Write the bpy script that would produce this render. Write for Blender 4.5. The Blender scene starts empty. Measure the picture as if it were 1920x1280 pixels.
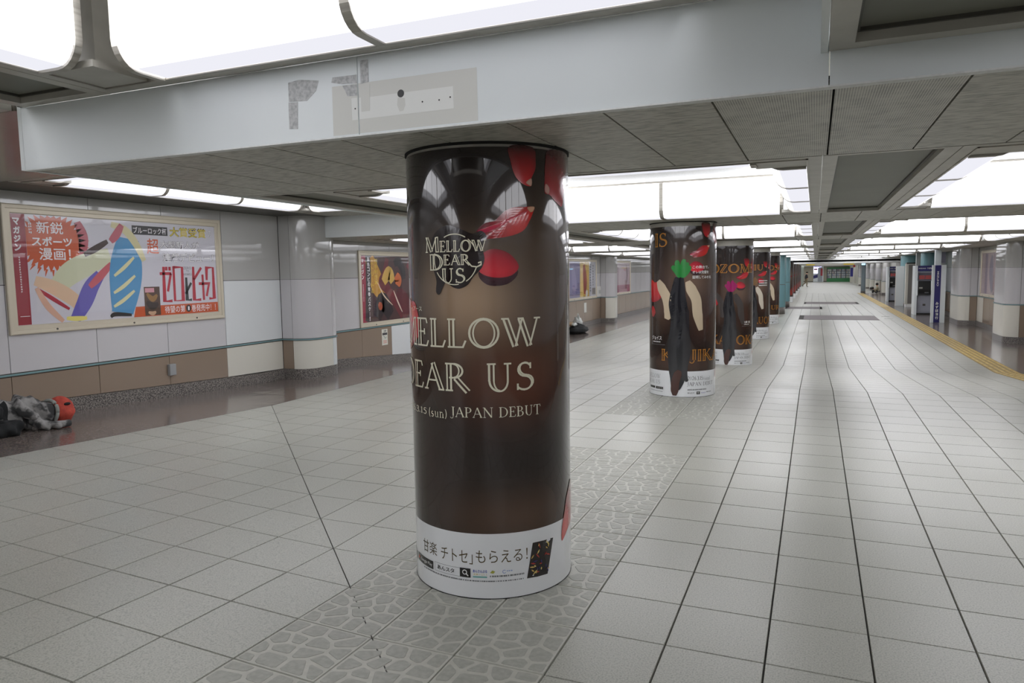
import bpy, math, random
from mathutils import Matrix, Vector
random.seed(7)
D = bpy.data
scene = bpy.context.scene
COL = scene.collection

# ------------------------------------------------------------------ camera
F, YAW, PITCH, ROLL, H = 1349.2, .3986, .0943, -.0151, 1.5789
_fw = Vector((-math.sin(YAW)*math.cos(PITCH), math.cos(YAW)*math.cos(PITCH), -math.sin(PITCH)))
_r0 = Vector((math.cos(YAW), math.sin(YAW), 0))
_u0 = _r0.cross(_fw)
_R = _r0*math.cos(ROLL) + _u0*math.sin(ROLL)
_U = -_r0*math.sin(ROLL) + _u0*math.cos(ROLL)
cd = D.cameras.new('camera')
cd.sensor_width = 36
cd.lens = F*36/1920
cd.clip_start, cd.clip_end = .05, 400
cam = D.objects.new('camera', cd)
COL.objects.link(cam)
cam.matrix_world = Matrix(((_R.x, _U.x, -_fw.x, 0), (_R.y, _U.y, -_fw.y, 0), (_R.z, _U.z, -_fw.z, H), (0, 0, 0, 1)))
scene.camera = cam

# ------------------------------------------------------------------ world, light, exposure
w = D.worlds.new('world')
scene.world = w
w.use_nodes = True
w.node_tree.nodes['Background'].inputs[0].default_value = (.02, .02, .02, 1)
vs = scene.view_settings
vs.view_transform, vs.look, vs.gamma, vs.exposure = 'Standard', 'None', 1, 1.2
vs.use_curve_mapping = False
PANEL_LIGHT = 2.9          # the acrylic ceiling light boxes
FAR_LIGHT = 1.7
scene.cycles.use_denoising = True
scene.cycles.max_bounces = 10
scene.cycles.diffuse_bounces = 6
scene.cycles.glossy_bounces = 5
scene.cycles.sample_clamp_indirect = 6

# ------------------------------------------------------------------ materials
def lin(c):
    return tuple(((v/255)/12.92 if v <= 10 else ((v/255+.055)/1.055)**2.4) for v in c)

def mat(name, rgb, rough=.5, metal=0., spec=.5, coat=0., emit=0., noise=None, bump=None, attr=None, extra=None):
    m = D.materials.new(name)
    m.use_nodes = True
    nt = m.node_tree
    b = nt.nodes['Principled BSDF']
    col = (*lin(rgb), 1)
    b.inputs['Base Color'].default_value = col
    b.inputs['Roughness'].default_value = rough
    b.inputs['Metallic'].default_value = metal
    b.inputs['Specular IOR Level'].default_value = spec
    if coat:
        b.inputs['Coat Weight'].default_value = coat
        b.inputs['Coat Roughness'].default_value = .03
    if emit:
        b.inputs['Emission Color'].default_value = col
        b.inputs['Emission Strength'].default_value = emit
    tc = None
    if noise or bump:
        tc = nt.nodes.new('ShaderNodeNewGeometry').outputs['Position']
    if noise:                       # (rgb2, scale(xyz), detail, lo, hi)
        rgb2, sc, det, lo, hi = noise
        mp = nt.nodes.new('ShaderNodeMapping')
        mp.inputs['Scale'].default_value = sc
        nt.links.new(tc, mp.inputs['Vector'])
        nz = nt.nodes.new('ShaderNodeTexNoise')
        nz.inputs['Scale'].default_value = 1
        nz.inputs['Detail'].default_value = det
        nt.links.new(mp.outputs[0], nz.inputs['Vector'])
        cr = nt.nodes.new('ShaderNodeValToRGB')
        cr.color_ramp.elements[0].position = lo
        cr.color_ramp.elements[1].position = hi
        cr.color_ramp.elements[0].color = (*lin(rgb2), 1)
        cr.color_ramp.elements[1].color = col
        nt.links.new(nz.outputs['Fac'], cr.inputs[0])
        nt.links.new(cr.outputs[0], b.inputs['Base Color'])
    if bump:                        # (scale, strength, distance)
        nz2 = nt.nodes.new('ShaderNodeTexNoise')
        nz2.inputs['Scale'].default_value = bump[0]
        nz2.inputs['Detail'].default_value = 3
        nt.links.new(tc, nz2.inputs['Vector'])
        bp = nt.nodes.new('ShaderNodeBump')
        bp.inputs['Strength'].default_value = bump[1]
        bp.inputs['Distance'].default_value = bump[2]
        nt.links.new(nz2.outputs['Fac'], bp.inputs['Height'])
        nt.links.new(bp.outputs[0], b.inputs['Normal'])
    if attr:
        a = nt.nodes.new('ShaderNodeAttribute')
        a.attribute_name = 'Col'
        nt.links.new(a.outputs['Color'], b.inputs['Base Color'])
    return m

def emitter(name, rgb, strength):
    m = D.materials.new(name)
    m.use_nodes = True
    nt = m.node_tree
    nt.nodes.clear()
    o = nt.nodes.new('ShaderNodeOutputMaterial')
    e = nt.nodes.new('ShaderNodeEmission')
    e.inputs[0].default_value = (*lin(rgb), 1)
    e.inputs[1].default_value = strength
    nt.links.new(e.outputs[0], o.inputs[0])
    return m

M = {}
M['acrylic'] = emitter('lit_acrylic', (250, 250, 255), PANEL_LIGHT)
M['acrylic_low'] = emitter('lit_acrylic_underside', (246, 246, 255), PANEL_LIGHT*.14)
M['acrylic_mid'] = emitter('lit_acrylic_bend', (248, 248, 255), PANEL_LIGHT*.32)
M['far_lamp'] = emitter('far_lamp', (250, 250, 255), FAR_LIGHT)
M['steel'] = mat('brushed_steel', (184, 180, 171), .4, .7, noise=((160, 156, 147), (3, 3, 60), 2, .35, .65))
M['steel_dark'] = mat('dark_steel', (88, 86, 80), .45, .5)
M['frame_grey'] = mat('ceiling_frame_paint', (182, 179, 170), .4, .1, noise=((168, 165, 156), (6, 6, 6), 3, .35, .7))
M['gap'] = mat('dark_gap', (26, 25, 24), .9)
M['soffit'] = mat('perforated_ceiling_metal', (184, 182, 172), .45, .05, noise=((138, 136, 127), (16, 70, 20), 6, .36, .56))
M['recess'] = mat('dark_ceiling_panel', (114, 114, 103), .5, .0, noise=((106, 106, 96), (2, 2, 2), 2, .3, .7))
M['fascia'] = mat('pale_blue_grey_paint', (224, 229, 229), .45, 0, .4, noise=((219, 224, 225), (1.5, 1.5, 1.5), 3, .3, .7))
M['coffer'] = mat('white_speckled_board', (226, 227, 226), .8, noise=((214, 215, 214), (60, 60, 60), 4, .35, .6))
M['board'] = mat('brown_grey_ceiling_strip', (128, 121, 112), .22, .35)
M['grout'] = mat('dark_grout', (72, 68, 66), .9)
M['stone'] = mat('grey_paving_stone', (170, 170, 161), .45, noise=((156, 156, 147), (40, 40, 40), 5, .35, .65), bump=(90, .35, .002))
M['paver'] = mat('pale_paver_joint', (190, 190, 180), .42, noise=((182, 182, 172), (30, 30, 30), 4, .4, .65))
M['granite'] = mat('brown_polished_granite', (128, 117, 111), .16, 0, .5, noise=((92, 84, 80), (55, 55, 55), 6, .38, .62))
M['skirting'] = mat('speckled_granite_skirting', (142, 136, 130), .35, noise=((62, 58, 56), (70, 70, 70), 6, .42, .58))
M['panel_grey'] = mat('glossy_grey_wall_panel', (196, 194, 196), .09, 0, .45)
M['panel_top'] = mat('glossy_warm_grey_panel', (176, 175, 172), .05, 0, .5)
M['panel_white'] = mat('white_wall_panel', (214, 217, 218), .2, 0, .45)
M['panel_cream'] = mat('cream_wall_panel', (212, 209, 198), .25, 0, .45)
M['panel_brown'] = mat('brown_wall_panel', (140, 123, 107), .16, 0, .5)
M['teal_trim'] = mat('teal_metal_strip', (122, 156, 160), .3, .3)
M['teal'] = mat('teal_column_enamel', (112, 152, 158), .25, 0, .5)
M['beige'] = mat('beige_aluminium_frame', (196, 187, 168), .38, .2)
M['black'] = mat('black_ink', (20, 20, 20), .4)
M['white'] = mat('white_ink', (232, 232, 230), .4)
M['cream_ink'] = mat('cream_ink', (224, 219, 196), .18, coat=.6)
M['gold_ink'] = mat('gold_ink', (176, 118, 44), .18, coat=.6)
M['brown_ink'] = mat('brown_ink', (84, 70, 42), .2, coat=.6)
M['grey_ink'] = mat('grey_ink', (120, 122, 124), .25)
M['black_gloss'] = mat('black_gloss_ink', (24, 22, 22), .15, coat=.6)
M['choco'] = mat('dark_chocolate_ink', (30, 19, 18), .12, coat=.8)
M['wrap'] = mat('laminated_print', (60, 50, 45), .25, 0, .15, coat=1., attr=True)
M['navy'] = mat('navy_enamel', (40, 36, 104), .3)
M['atm_grey'] = mat('light_grey_cabinet', (150, 152, 162), .4)
M['atm_dark'] = mat('dark_grey_cabinet', (88, 88, 98), .35)
M['atm_white'] = mat('white_enamel', (222, 228, 230), .35)
M['screen_red'] = emitter('red_lit_screen', (176, 92, 92), .14)
M['yellow_base'] = mat('yellow_tactile_base', (158, 132, 70), .5)
M['yellow'] = mat('yellow_tactile', (216, 190, 116), .45, noise=((176, 148, 78), (9, 9, 9), 4, .3, .6))
M['inlay'] = mat('mauve_grey_inlay', (128, 120, 121), .55, 0, .15, noise=((118, 110, 111), (20, 20, 20), 4, .35, .65))

def floor_mat():
    m = mat('speckled_floor_tile', (196, 195, 189), .3, 0, .45, bump=(260, .12, .0006))
    nt = m.node_tree
    b = nt.nodes['Principled BSDF']
    g = nt.nodes.new('ShaderNodeNewGeometry').outputs['Position']
    n1 = nt.nodes.new('ShaderNodeTexNoise')
    n1.inputs['Scale'].default_value = 140
    n1.inputs['Detail'].default_value = 4
    n2 = nt.nodes.new('ShaderNodeTexNoise')
    n2.inputs['Scale'].default_value = .9
    n2.inputs['Detail'].default_value = 4
    oi = nt.nodes.new('ShaderNodeObjectInfo')
    for n in (n1, n2):
        nt.links.new(g, n.inputs['Vector'])
    r1 = nt.nodes.new('ShaderNodeValToRGB')
    r1.color_ramp.elements[0].position, r1.color_ramp.elements[1].position = .3, .56
    r1.color_ramp.elements[0].color = (*lin((146, 146, 137)), 1)
    r1.color_ramp.elements[1].color = (*lin((182, 182, 172)), 1)
    nt.links.new(n1.outputs['Fac'], r1.inputs[0])
    mx = nt.nodes.new('ShaderNodeMix')
    mx.data_type, mx.blend_type = 'RGBA', 'MULTIPLY'
    mx.inputs['Factor'].default_value = 1
    r2 = nt.nodes.new('ShaderNodeMapRange')
    r2.inputs[3].default_value, r2.inputs[4].default_value = .9, 1.06
    nt.links.new(n2.outputs['Fac'], r2.inputs[0])
    r3 = nt.nodes.new('ShaderNodeMapRange')
    r3.inputs[3].default_value, r3.inputs[4].default_value = .965, 1.02
    nt.links.new(oi.outputs['Random'], r3.inputs[0])
    mm = nt.nodes.new('ShaderNodeMath')
    mm.operation = 'MULTIPLY'
    nt.links.new(r2.outputs[0], mm.inputs[0])
    nt.links.new(r3.outputs[0], mm.inputs[1])
    nt.links.new(r1.outputs[0], mx.inputs[6])
    nt.links.new(mm.outputs[0], mx.inputs[7])
    nt.links.new(mx.outputs[2], b.inputs['Base Color'])
    rr = nt.nodes.new('ShaderNodeMapRange')
    rr.inputs[3].default_value, rr.inputs[4].default_value = .24, .42
    nt.links.new(n2.outputs['Fac'], rr.inputs[0])
    nt.links.new(rr.outputs[0], b.inputs['Roughness'])
    return m
M['tile'] = floor_mat()

def slotted_mat():
    m = mat('slotted_ceiling_metal', (196, 193, 184), .45, .05)
    nt = m.node_tree
    b = nt.nodes['Principled BSDF']
    g = nt.nodes.new('ShaderNodeNewGeometry').outputs['Position']
    wv = nt.nodes.new('ShaderNodeTexWave')
    wv.bands_direction = 'X'
    wv.inputs['Scale'].default_value = 36
    nt.links.new(g, wv.inputs['Vector'])
    nz = nt.nodes.new('ShaderNodeTexNoise')
    nz.inputs['Scale'].default_value = 14
    nz.inputs['Detail'].default_value = 5
    nt.links.new(g, nz.inputs['Vector'])
    ad = nt.nodes.new('ShaderNodeMath')
    ad.operation = 'MULTIPLY_ADD'
    ad.inputs[1].default_value = .6
    nt.links.new(wv.outputs['Fac'], ad.inputs[0])
    nt.links.new(nz.outputs['Fac'], ad.inputs[2])
    cr = nt.nodes.new('ShaderNodeValToRGB')
    cr.color_ramp.elements[0].position, cr.color_ramp.elements[1].position = .45, .95
    cr.color_ramp.elements[0].color = (*lin((126, 124, 116)), 1)
    cr.color_ramp.elements[1].color = (*lin((192, 190, 180)), 1)
    nt.links.new(ad.outputs[0], cr.inputs[0])
    nt.links.new(cr.outputs[0], b.inputs['Base Color'])
    return m
M['slotted'] = slotted_mat()

def pane_mat():
    m = D.materials.new('clear_cover')
    m.use_nodes = True
    nt = m.node_tree
    nt.nodes.clear()
    o = nt.nodes.new('ShaderNodeOutputMaterial')
    mx = nt.nodes.new('ShaderNodeMixShader')
    t = nt.nodes.new('ShaderNodeBsdfTransparent')
    g = nt.nodes.new('ShaderNodeBsdfGlossy')
    g.inputs['Roughness'].default_value = .02
    f = nt.nodes.new('ShaderNodeLayerWeight')
    p5 = nt.nodes.new('ShaderNodeMath'); p5.operation = 'POWER'; p5.inputs[1].default_value = 5
    sc_ = nt.nodes.new('ShaderNodeMath'); sc_.operation = 'MULTIPLY_ADD'; sc_.inputs[1].default_value = .8; sc_.inputs[2].default_value = .04
    nt.links.new(f.outputs['Facing'], p5.inputs[0])
    nt.links.new(p5.outputs[0], sc_.inputs[0])
    nt.links.new(sc_.outputs[0], mx.inputs[0])
    nt.links.new(t.outputs[0], mx.inputs[1])
    nt.links.new(g.outputs[0], mx.inputs[2])
    nt.links.new(mx.outputs[0], o.inputs[0])
    return m
M['pane'] = pane_mat()
_inks = {}
def ink(r, g, b, rough=.35, coat=0.):
    k = (r, g, b, rough, coat)
    if k not in _inks:
        _inks[k] = mat('ink_%d_%d_%d' % (r, g, b), (r, g, b), rough, coat=coat)
    return _inks[k]

# ------------------------------------------------------------------ object helpers
def tag(o, label=None, cat=None, group=None, kind=None):
    if label: o['label'] = label
    if cat: o['category'] = cat
    if group: o['group'] = group
    if kind: o['kind'] = kind
    return o

def empty(name, loc=(0, 0, 0), parent=None):
    o = D.objects.new(name, None)
    o.empty_display_size = .1
    COL.objects.link(o)
    o.location = loc
    if parent: o.parent = parent
    return o

def place(name, me, parent=None, loc=None):
    o = D.objects.new(name, me)
    COL.objects.link(o)
    if parent: o.parent = parent
    if loc: o.location = loc
    return o

def make(name, verts, faces, m, parent=None, smooth=False, cols=None, loc=None, kind=None):
    me = D.meshes.new(name)
    me.from_pydata([tuple(v) for v in verts], [], faces)
    if m: me.materials.append(m)
    if cols:
        ca = me.color_attributes.new('Col', 'FLOAT_COLOR', 'POINT')
        ca.data.foreach_set('color', [x for c in cols for x in (*c, 1)])
    if smooth:
        me.polygons.foreach_set('use_smooth', [True]*len(me.polygons))
    me.update()
    o = place(name, me, parent, loc)
    if kind: o['kind'] = kind
    return o

class MB:
    def __init__(self): self.v, self.f = [], []
    def add(self, vs, fs):
        n = len(self.v)
        self.v += [tuple(v) for v in vs]
        self.f += [tuple(i+n for i in f) for f in fs]
        return self
    def box(self, x0, x1, y0, y1, z0, z1):
        x0, x1 = min(x0, x1), max(x0, x1); y0, y1 = min(y0, y1), max(y0, y1); z0, z1 = min(z0, z1), max(z0, z1)
        return self.add([(x0,y0,z0),(x1,y0,z0),(x1,y1,z0),(x0,y1,z0),(x0,y0,z1),(x1,y0,z1),(x1,y1,z1),(x0,y1,z1)],
                        [(0,3,2,1),(4,5,6,7),(0,1,5,4),(1,2,6,5),(2,3,7,6),(3,0,4,7)])
    def prism(self, prof, place_fn, a, b):      # closed profile [(p,q)], place_fn(p,q,t) -> xyz
        n = len(prof)
        vs = [place_fn(p, q, a) for p, q in prof] + [place_fn(p, q, b) for p, q in prof]
        fs = [(i, (i+1) % n, n+(i+1) % n, n+i) for i in range(n)] + [tuple(range(n))[::-1], tuple(range(n, 2*n))]
        return self.add(vs, fs)
    def cyl(self, cx, cy, r, z0, z1, n=48, a0=0, a1=2*math.pi, caps=True):
        vs = []
        for z in (z0, z1):
            vs += [(cx+r*math.cos(2*math.pi*i/n), cy+r*math.sin(2*math.pi*i/n), z) for i in range(n)]
        fs = [(i, (i+1) % n, n+(i+1) % n, n+i) for i in range(n)]
        if caps: fs += [tuple(range(n))[::-1], tuple(range(n, 2*n))]
        return self.add(vs, fs)
    def tube(self, pts, r, n=8):
        rings = []
        for i, p in enumerate(pts):
            p = Vector(p)
            t = (Vector(pts[min(i+1, len(pts)-1)])-Vector(pts[max(i-1, 0)])).normalized()
            s = t.orthogonal().normalized(); q = t.cross(s)
            rings.append([p+(s*math.cos(2*math.pi*k/n)+q*math.sin(2*math.pi*k/n))*r for k in range(n)])
        vs = [v for rg in rings for v in rg]
        fs = [(i*n+k, i*n+(k+1) % n, (i+1)*n+(k+1) % n, (i+1)*n+k) for i in range(len(pts)-1) for k in range(n)]
        fs += [tuple(range(n))[::-1], tuple(range((len(pts)-1)*n, len(pts)*n))]
        return self.add(vs, fs)
    def build(self, name, m, parent=None, smooth=False, kind=None, loc=None):
        return make(name, self.v, self.f, m, parent, smooth, loc=loc, kind=kind)

def box(name, m, parent, x0, x1, y0, y1, z0, z1, bev=0.):
    o = MB().box(x0, x1, y0, y1, z0, z1).build(name, m, parent)
    if bev:
        b = o.modifiers.new('bevel', 'BEVEL')
        b.width, b.segments = bev, 2
    return o

# ------------------------------------------------------------------ lettering
_fc = {}
def font_poly(text, bold=0.):
    k = (text, bold)
    if k not in _fc:
        c = D.curves.new('lettering', 'FONT')
        c.body = text
        c.resolution_u = 3
        c.offset = bold
        o = D.objects.new('lettering', c)
        me = D.meshes.new_from_object(o)
        vs = [(v.co.x, v.co.y) for v in me.vertices]
        fs = [tuple(p.vertices) for p in me.polygons]
        D.meshes.remove(me); D.objects.remove(o); D.curves.remove(c)
        _fc[k] = (vs, fs)
    return _fc[k]

def stroke2(pts, wid):
    """Strip of quads along a polyline; wid is a number or one width per point."""
    n = len(pts)
    ws = wid if isinstance(wid, (list, tuple)) else [wid]*n
    L, Rr = [], []
    for i in range(n):
        a = pts[max(i-1, 0)]; b = pts[min(i+1, n-1)]
        dx, dy = b[0]-a[0], b[1]-a[1]
        d = math.hypot(dx, dy) or 1
        nx, ny = -dy/d, dx/d
        k = 1.
        if 0 < i < n-1:
            e = (pts[i+1][0]-pts[i][0], pts[i+1][1]-pts[i][1]); l = math.hypot(*e) or 1
            c = abs(-e[1]/l*nx+e[0]/l*ny)
            k = min(1/max(c, .5), 1.6)
        h = ws[i]/2*k
        L.append((pts[i][0]+nx*h, pts[i][1]+ny*h)); Rr.append((pts[i][0]-nx*h, pts[i][1]-ny*h))
    return L+Rr, [(i, i+1, n+i+1, n+i) for i in range(n-1)]

def sub(pts, step=.12):
    o = [pts[0]]
    for a, b in zip(pts, pts[1:]):
        k = max(1, int(math.hypot(b[0]-a[0], b[1]-a[1])/step))
        o += [(a[0]+(b[0]-a[0])*j/k, a[1]+(b[1]-a[1])*j/k) for j in range(1, k+1)]
    return o
def arc(cx, cy, rx, ry, a0, a1, n=14):
    return [(cx+rx*math.cos(math.radians(a0+(a1-a0)*i/n)), cy+ry*math.sin(math.radians(a0+(a1-a0)*i/n))) for i in range(n+1)]
def cres(cx, cy, rx, ry, a0, a1, t=.12): return ('C', (cx, cy, rx, ry, a0, a1, t))
_s = lambda x, y, a=.12, b=.12: ('k', [(x-a, y), (x+b, y)])
GL = {
 'E': (.66, [('K', [(.14,0),(.14,1)]), ('k', [(0,0),(.54,0),(.62,.2)]), ('k', [(0,1),(.52,1),(.57,.83)]), ('k', [(.14,.52),(.42,.52)]), ('k', [(.43,.63),(.43,.41)])]),
 'L': (.64, [('K', [(.14,0),(.14,1)]), _s(.14,1,.14,.14), ('k', [(0,0),(.52,0),(.61,.24)])]),
 'M': (1.1, [('k', [(.1,0),(.16,1)]), ('K', [(.16,1),(.53,.02)]), ('k', [(.53,.02),(.9,1)]), ('K', [(.94,1),(.97,0)]), _s(.1,0,.1,.1), _s(.97,0,.13,.13), _s(.12,1,.1,.06), _s(.98,1,.08,.08)]),
 'O': (.98, [cres(.48,.5,.45,.52,0,360)]),
 'W': (1.3, [('K', [(.12,1),(.42,0)]), ('k', [(.42,0),(.64,.98)]), ('K', [(.6,1),(.9,0)]), ('k', [(.9,0),(1.18,1)]), _s(.1,1), _s(1.18,1), _s(.6,1,.1,.1)]),
 'D': (.86, [('K', [(.14,0),(.14,1)]), ('k', [(0,0),(.36,0)]), ('k', [(0,1),(.36,1)]), cres(.34,.5,.46,.5,-90,90)]),
 'A': (.88, [('k', [(.08,0),(.42,1)]), ('K', [(.42,1),(.78,0)]), ('k', [(.2,.34),(.62,.34)]), _s(.08,0,.1,.1), _s(.78,0,.13,.11)]),
 'R': (.86, [('K', [(.14,0),(.14,1)]), ('k', [(0,1),(.34,1)]), ('k', [(.14,.48),(.34,.48)]), cres(.32,.74,.3,.26,-90,90), ('K', [(.38,.48),(.8,-.03)]), _s(.14,0,.14,.14)]),
 'P': (.68, [('K', [(.14,0),(.14,1)]), ('k', [(0,1),(.34,1)]), ('k', [(.14,.46),(.34,.46)]), cres(.32,.73,.3,.27,-90,90), _s(.14,0,.14,.14)]),
 'U': (.88, [('K', [(.16,1),(.16,.36)]), cres(.43,.37,.335,.385,180,270,.14), ('k', arc(.43,.37,.25,.385,270,360,8)), ('k', [(.68,.37),(.68,1)]), _s(.16,1,.14,.14), _s(.68,1)]),
 'S': (.62, [('V', arc(.32,.755,.23,.245,35,270,12)+arc(.3,.255,.27,.255,88,-150,12)), ('k', [(.52,1.0),(.52,.78)]), ('k', [(.07,.24),(.07,.0)])]),
 'N': (.92, [('k', [(.14,0),(.14,1)]), ('K', [(.12,1),(.78,0)]), ('k', [(.78,0),(.78,1)]), _s(.14,0), _s(.78,1), _s(.08,1,.08,.06)]),
 'B': (.72, [('K', [(.14,0),(.14,1)]), ('k', [(0,1),(.34,1)]), ('k', [(.14,.53),(.36,.53)]), ('k', [(0,0),(.36,0)]), cres(.32,.765,.25,.235,-90,90), cres(.34,.265,.32,.265,-90,90)]),
 'T': (.76, [('K', [(.37,0),(.37,1)]), ('k', [(.02,.78),(.05,1),(.69,1),(.72,.78)]), _s(.37,0,.14,.14)]),
 'J': (.46, [('K', [(.3,1),(.3,.1)]), ('k', arc(.14,.08,.16,.26,0,-150,10)), _s(.3,1,.14,.14)]),
 'I': (.34, [('K', [(.16,0),(.16,1)]), _s(.16,1,.14,.14), _s(.16,0,.14,.14)]),
 'K': (.86, [('K', [(.14,0),(.14,1)]), ('k', [(.16,.42),(.64,1)]), ('K', [(.34,.6),(.78,0)]), _s(.14,1,.14,.14), _s(.14,0,.14,.14), _s(.64,1,.1,.1), _s(.78,0,.12,.12)]),
 'Z': (.74, [('k', [(.05,.8),(.08,1),(.64,1)]), ('K', [(.62,1),(.06,0)]), ('k', [(.06,0),(.62,0),(.68,.22)])]),
 '0': (.58, [cres(.27,.36,.25,.37,0,360,.08)]),
 '1': (.42, [('K', [(.2,0),(.2,.72)]), ('k', [(.06,.62),(.2,.72)]), _s(.2,0,.12,.12)]),
 '2': (.56, [('V', arc(.25,.5,.2,.22,160,-40,10)+[(.06,.03)]), ('k', [(.04,.02),(.44,.02),(.5,.14)])]),
 '3': (.52, [('V', arc(.22,.55,.18,.18,150,-90,9)+arc(.22,.17,.22,.21,90,-150,10))]),
 '5': (.52, [('V', [(.12,.7),(.1,.4)]+arc(.2,.2,.22,.23,110,-150,12)), ('k', [(.12,.7),(.44,.7)])]),
 '6': (.56, [('V', [(.44,.78),(.2,.62),(.06,.3)]+arc(.27,.22,.21,.22,180,-180,16))]),
 '.': (.2, [('K', [(.08,0),(.08,.1)])]),
 '(': (.3, [('V', arc(.36,.36,.26,.5,120,240,10))]),
 ')': (.3, [('V', arc(-.06,.36,.26,.5,60,-60,10))]),
 's': (.4, [('V', arc(.2,.36,.12,.12,40,270,8)+arc(.18,.13,.15,.13,88,-150,8))]),
 'u': (.58, [('K', [(.14,.5),(.14,.16)]), ('k', arc(.28,.16,.14,.16,180,300,8)), ('K', [(.44,.5),(.44,0)]), _s(.12,.5,.08,.02), _s(.46,0,.02,.08)]),
 'n': (.58, [('K', [(.14,.5),(.14,0)]), ('k', arc(.28,.34,.14,.15,180,30,8)), ('K', [(.44,.36),(.44,0)]), _s(.12,.5,.08,.02), _s(.14,0,.1,.1), _s(.44,0,.1,.1)]),
 ' ': (.42, []),
}
def serif_poly(text, inline=False, thick=.13, thin=.05):
    if inline: thick, thin = thick*1.12, thin*1.25
    vs, fs = [], []
    def put(a, x):
        n = len(vs)
        vs.extend((p[0]+x, p[1]) for p in a[0])
        fs.extend(tuple(i+n for i in f) for f in a[1])
    x = 0
    for ch in text:
        wd, parts = GL[ch]
        for kind, p in parts:
            if kind == 'k':
                put(stroke2(sub(p), thin), x)
            elif kind == 'K':
                p = sub(p)
                if inline:
                    dx, dy = p[-1][0]-p[0][0], p[-1][1]-p[0][1]
                    d = math.hypot(dx, dy); nx, ny = -dy/d*thick*.5, dx/d*thick*.5
                    put(stroke2([(q[0]+nx, q[1]+ny) for q in p], thin*.9), x)
                    put(stroke2([(q[0]-nx, q[1]-ny) for q in p], thin*1.15), x)
                else:
                    put(stroke2(p, thick), x)
            elif kind == 'V':
                n = len(p)
                if inline:
                    put(stroke2(p, thin*1.1), x)
                    put(stroke2([(q[0]+thick*.45*math.sin(math.pi*i/(n-1)), q[1]+thick*.28*math.sin(math.pi*i/(n-1))) for i, q in enumerate(p)], thin*.9), x)
                else:
                    put(stroke2(p, [thin+(thick*.95-thin)*math.sin(math.pi*i/(n-1)) for i in range(n)]), x)
            else:
                cx, cy, rx, ry, a0, a1, t = p
                n = 28 if a1-a0 > 200 else 14
                out, inn = arc(cx, cy, rx, ry, a0, a1, n), arc(cx, cy, rx-t, ry*.93, a0, a1, n)
                if inline:
                    put(stroke2(out, thin*1.1), x); put(stroke2(inn, thin*.8), x)
                else:
                    put((out+inn, [(i, i+1, n+1+i+1, n+1+i) for i in range(n)]), x)
        x += wd+.06
    return vs, fs

def fit(poly, u0, u1, v0, v1):
    vs, fs = poly
    if not vs: return poly
    a = min(v[0] for v in vs); b = max(v[0] for v in vs); c = min(v[1] for v in vs); d = max(v[1] for v in vs)
    return [(u0+(x-a)/((b-a) or 1)*(u1-u0), v0+(y-c)/((d-c) or 1)*(v1-v0)) for x, y in vs], fs

def vertical(text, u0, u1, v0, v1, bold=0.):
    vs, fs = [], []
    n = len(text); h = (v1-v0)/n
    for i, ch in enumerate(text):
        if ch == ' ': continue
        t = v1-i*h
        if ch in 'ー—':
            p = ([((u0+u1)/2-.06*(u1-u0), t-.1*h), ((u0+u1)/2+.06*(u1-u0), t-.1*h), ((u0+u1)/2+.06*(u1-u0), t-.9*h), ((u0+u1)/2-.06*(u1-u0), t-.9*h)], [(0, 1, 2, 3)])
        else:
            p = fit(font_poly(ch, bold), u0+(.3*(u1-u0) if ch in '!！' else 0), u1-(.3*(u1-u0) if ch in '!！' else 0), t-.92*h, t-.06*h)
        k = len(vs)
        vs += p[0]; fs += [tuple(j+k for j in f) for f in p[1]]
    return vs, fs

def smooth_loop(pts, n=5, closed=True):
    o = []; k = len(pts)
    for i in range(k if closed else k-1):
        p0, p1, p2, p3 = (pts[(i-1) % k], pts[i], pts[(i+1) % k], pts[(i+2) % k]) if closed else (pts[max(i-1, 0)], pts[i], pts[i+1], pts[min(i+2, k-1)])
        for j in range(n):
            t = j/n
            o.append(tuple(.5*((2*b)+(-a+c)*t+(2*a-5*b+4*c-d)*t*t+(-a+3*b-3*c+d)*t**3) for a, b, c, d in zip(p0, p1, p2, p3)))
    if not closed: o.append(pts[-1])
    return o
# ------------------------------------------------------------------ layout numbers (metres)
XL, XR = -7.6, 4.9                    # wall faces
XA, YA, T = -.1527, 2.9335, .4        # floor tile grid
CX, CY0, CR, S = -1.576, 3.447, .417, 6.0
ZS, ZA, ZN = 2.185, 2.5, 2.51         # soffit, aisle ceiling, near ceiling
R0, R1 = YA+18*T, YA+31*T             # ramp start and end
ZF = -.35
YF = 48.4                             # lower ceiling beyond
YEND = 115.8

def fz(x, y):
    if y >= R1: return ZF
    if y > R0: return ZF*(y-R0)/(R1-R0)
    s = x+y-.78
    return -.042*max(s, -6.5) if s < 0 else 0.

def to_px(p):
    d = Vector(p)-Vector((0, 0, H)); z = d.dot(_fw)
    return (960+F*d.dot(_R)/z, 640-F*d.dot(_U)/z) if z > .2 else (-9e9, 0)
def seen(p, m=60):
    x, y = to_px(p)
    return -m < x < 1920+m and -m < y < 1280+m

# ------------------------------------------------------------------ floor
floor = tag(empty('floor'), kind='structure')
g = MB()
def sheet(mb, x0, x1, ys, dz):
    for a, b in zip(ys, ys[1:]):
        mb.add([(x0, a, fz(x0, a)+dz), (x1, a, fz(x1, a)+dz), (x1, b, fz(x1, b)+dz), (x0, b, fz(x0, b)+dz)], [(0, 1, 2, 3)])
ys = [-8+.4*i for i in range(46)]
for k in range(32):
    sheet(g, -7.7+.4*k, -7.7+.4*(k+1), [-8+.4*i for i in range(44)]+[R0-.01], -.012)
sheet(g, -7.7, 5.1, [R0-.02, R1, 62], -.012)
g.build('screed', M['grout'], floor)
box('screed', M['tile'], floor, -9, 8, YA+147*T+.002, YEND+.3, ZF-.05, ZF)

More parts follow.
